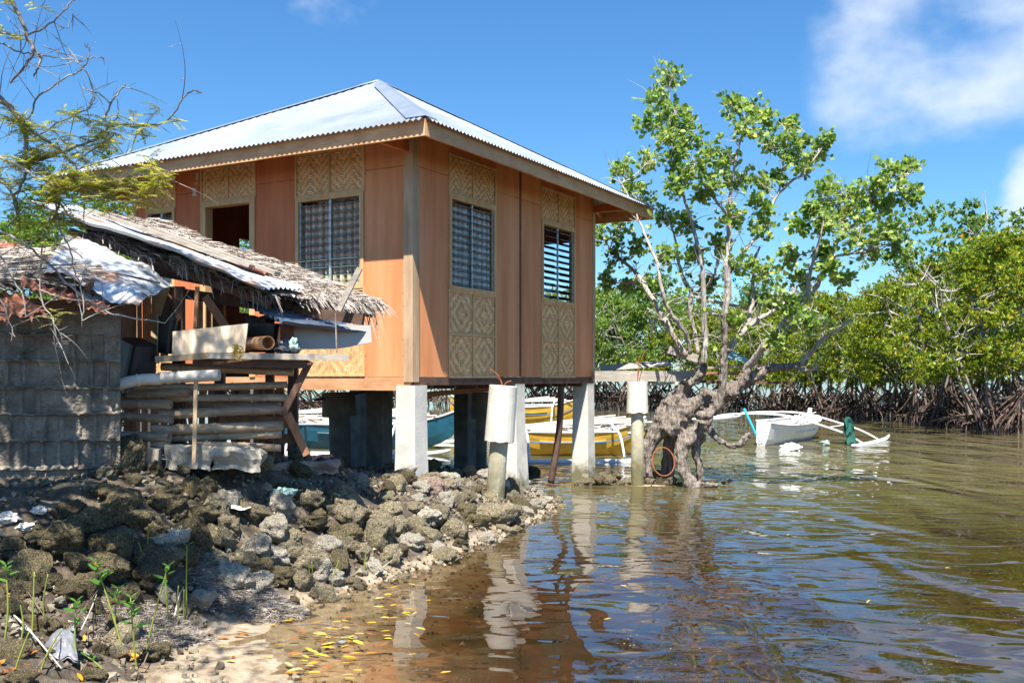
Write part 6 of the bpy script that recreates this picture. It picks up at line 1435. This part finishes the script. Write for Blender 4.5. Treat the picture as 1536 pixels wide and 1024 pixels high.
# heaps of dried seagrass
def weedheap(x, y, sx, sy, hgt, n, label):
    c_ = hit(x, y); a = np.random.uniform(0, 2*np.pi, n); r = np.sqrt(np.random.rand(n)); X = c_.x + np.cos(a)*r*sx; Y = c_.y + np.sin(a)*r*sy; g, _ = ground_raw(X, Y)
    P = np.stack([X, Y, np.maximum(g, 0) + hgt*(1-r**2)*np.random.uniform(.75, 1, n)], 1); D = rdir(n)*np.array([1, 1, .12]); L_ = np.random.uniform(.03, .09, n)
    V_, Fq, T_ = leaves(P, D, rdir(n)+np.array([0, 0, 1.]), L_, np.full(n, .0045), np.random.rand(n), .0)
    o = mkmesh('seagrass_heap', V_, Fq, T_, 'weed'); tag(o, label, 'seaweed', kind='stuff')
    mb = MB(); k = 16
    bb = MB(); bb.patch(Vector((c_.x-sx, c_.y-sy, 0)), Vector((c_.x+sx, c_.y-sy, 0)), Vector((c_.x+sx, c_.y+sy, 0)), Vector((c_.x-sx, c_.y+sy, 0)), 30, 20, lambda u, v, p, n: Vector((p.x, p.y, max(gz(p.x, p.y), 0) - .03 + (hgt+.01)*max(0, 1-((p.x-c_.x)/sx)**2-((p.y-c_.y)/sy)**2) + .01*noise.noise(p*15))))
    bb.build('heap_base', 'weedbase', o)
MT['weedbase'] = M('matted seagrass', (.14, .12, .10), (.30, .27, .24), 20, bump=1.0)
weedheap(372, 895, .42, .28, .085, 9000, 'grey mat of dried seagrass along the waterline'); weedheap(222, 950, .40, .30, .06, 8000, 'brown mat of dried seagrass behind the beach seedlings')
# fallen leaves on the water and sand
lb_ = MB(); V_, Fq, T_ = leaves([(0, 0, 0)], [(1, 0, 0)], [(0, 0, 1)], [.070], [.023], [.5], .12, True)
LM = []
for k in range(12):
    V2 = V_.copy(); V2[:,1] += .25*V2[:,0]**2/.085*(1 if k % 2 else -1)*(k/12); V2[:,2] += .1*V2[:,0]**2/.085*(k % 3)*.4
    o = mkmesh('leaf_tmp', V2, Fq, np.full(2, [.45, .55, .6, .65, .35, .78, .2, .5, .0, .7, .95, .1][k]), 'fallleaf', origin=(0, 0, 0)); LM.append(o.data); bpy.data.objects.remove(o)
def fleaf(px, py, sc_=1.0):
    Y = EYE*F/(py-HY); x = (px-CX)/F*Y; z = max(gz(x, Y), 0) + .007
    o = bpy.data.objects.new('fallen_leaf', random.choice(LM)); COL.objects.link(o); o.location = (x, Y, z); o.rotation_euler = (U(-.15, .15), U(-.15, .05), random.gauss(0, .45) + (math.pi if R() < .5 else 0)); s = U(.7, 1.35)*sc_; o.scale = (s, s*U(.8, 1.3), s)
    tag(o, 'yellow or orange fallen mangrove leaf lying in the shallows by the beach', 'leaf', 'fallen leaves in the shallows')
cl_ = [(505, 965, 42, 12), (480, 960, 50, 14), (530, 945, 40, 14), (570, 900, 35, 22), (610, 860, 25, 14), (470, 905, 60, 26), (395, 925, 40, 15), (500, 1000, 60, 15), (560, 955, 40, 20), (440, 985, 40, 15), (590, 925, 35, 20), (340, 960, 30, 20)]
for k in range(130):
    x, y, a, b = random.choice(cl_); fleaf(random.gauss(x, a*.95), min(1018, random.gauss(y, b*1.1)))
for (x, y) in ((1004, 863), (1180, 803), (1425, 852), (905, 930), (1100, 700), (940, 880), (660, 1010), (1300, 905)): 
    fleaf(x, y, 1.0)
for (x, y, k) in ((513, 967, 0), (530, 960, 1)):
    bundle('stone_chip', 'bag', hit(x, y)+Vector((0, 0, .012)), .028, (1.3, .8, .5), ['left', 'right'][k] + ' one of two small grey lumps among the floating leaves', 'pebble', k+20, .3)

for k in range(46):                                          # leaf litter between the seedlings
    x, y = U(-10, 260), U(905, 1020); p = hit(x, y)
    o = bpy.data.objects.new('fallen_leaf', LM[random.choice((6, 8, 6, 8, 2, 4))]); COL.objects.link(o); o.location = p + Vector((0, 0, .02)); o.rotation_euler = (U(-.6, .6), U(-.6, .6), U(0, 6.28)); s_ = U(.7, 1.2); o.scale = (s_, s_*1.2, s_)
    tag(o, 'brown or orange dead leaf lying on the dark ground in the lower left corner', 'leaf', 'dead leaves on the ground at the lower left')
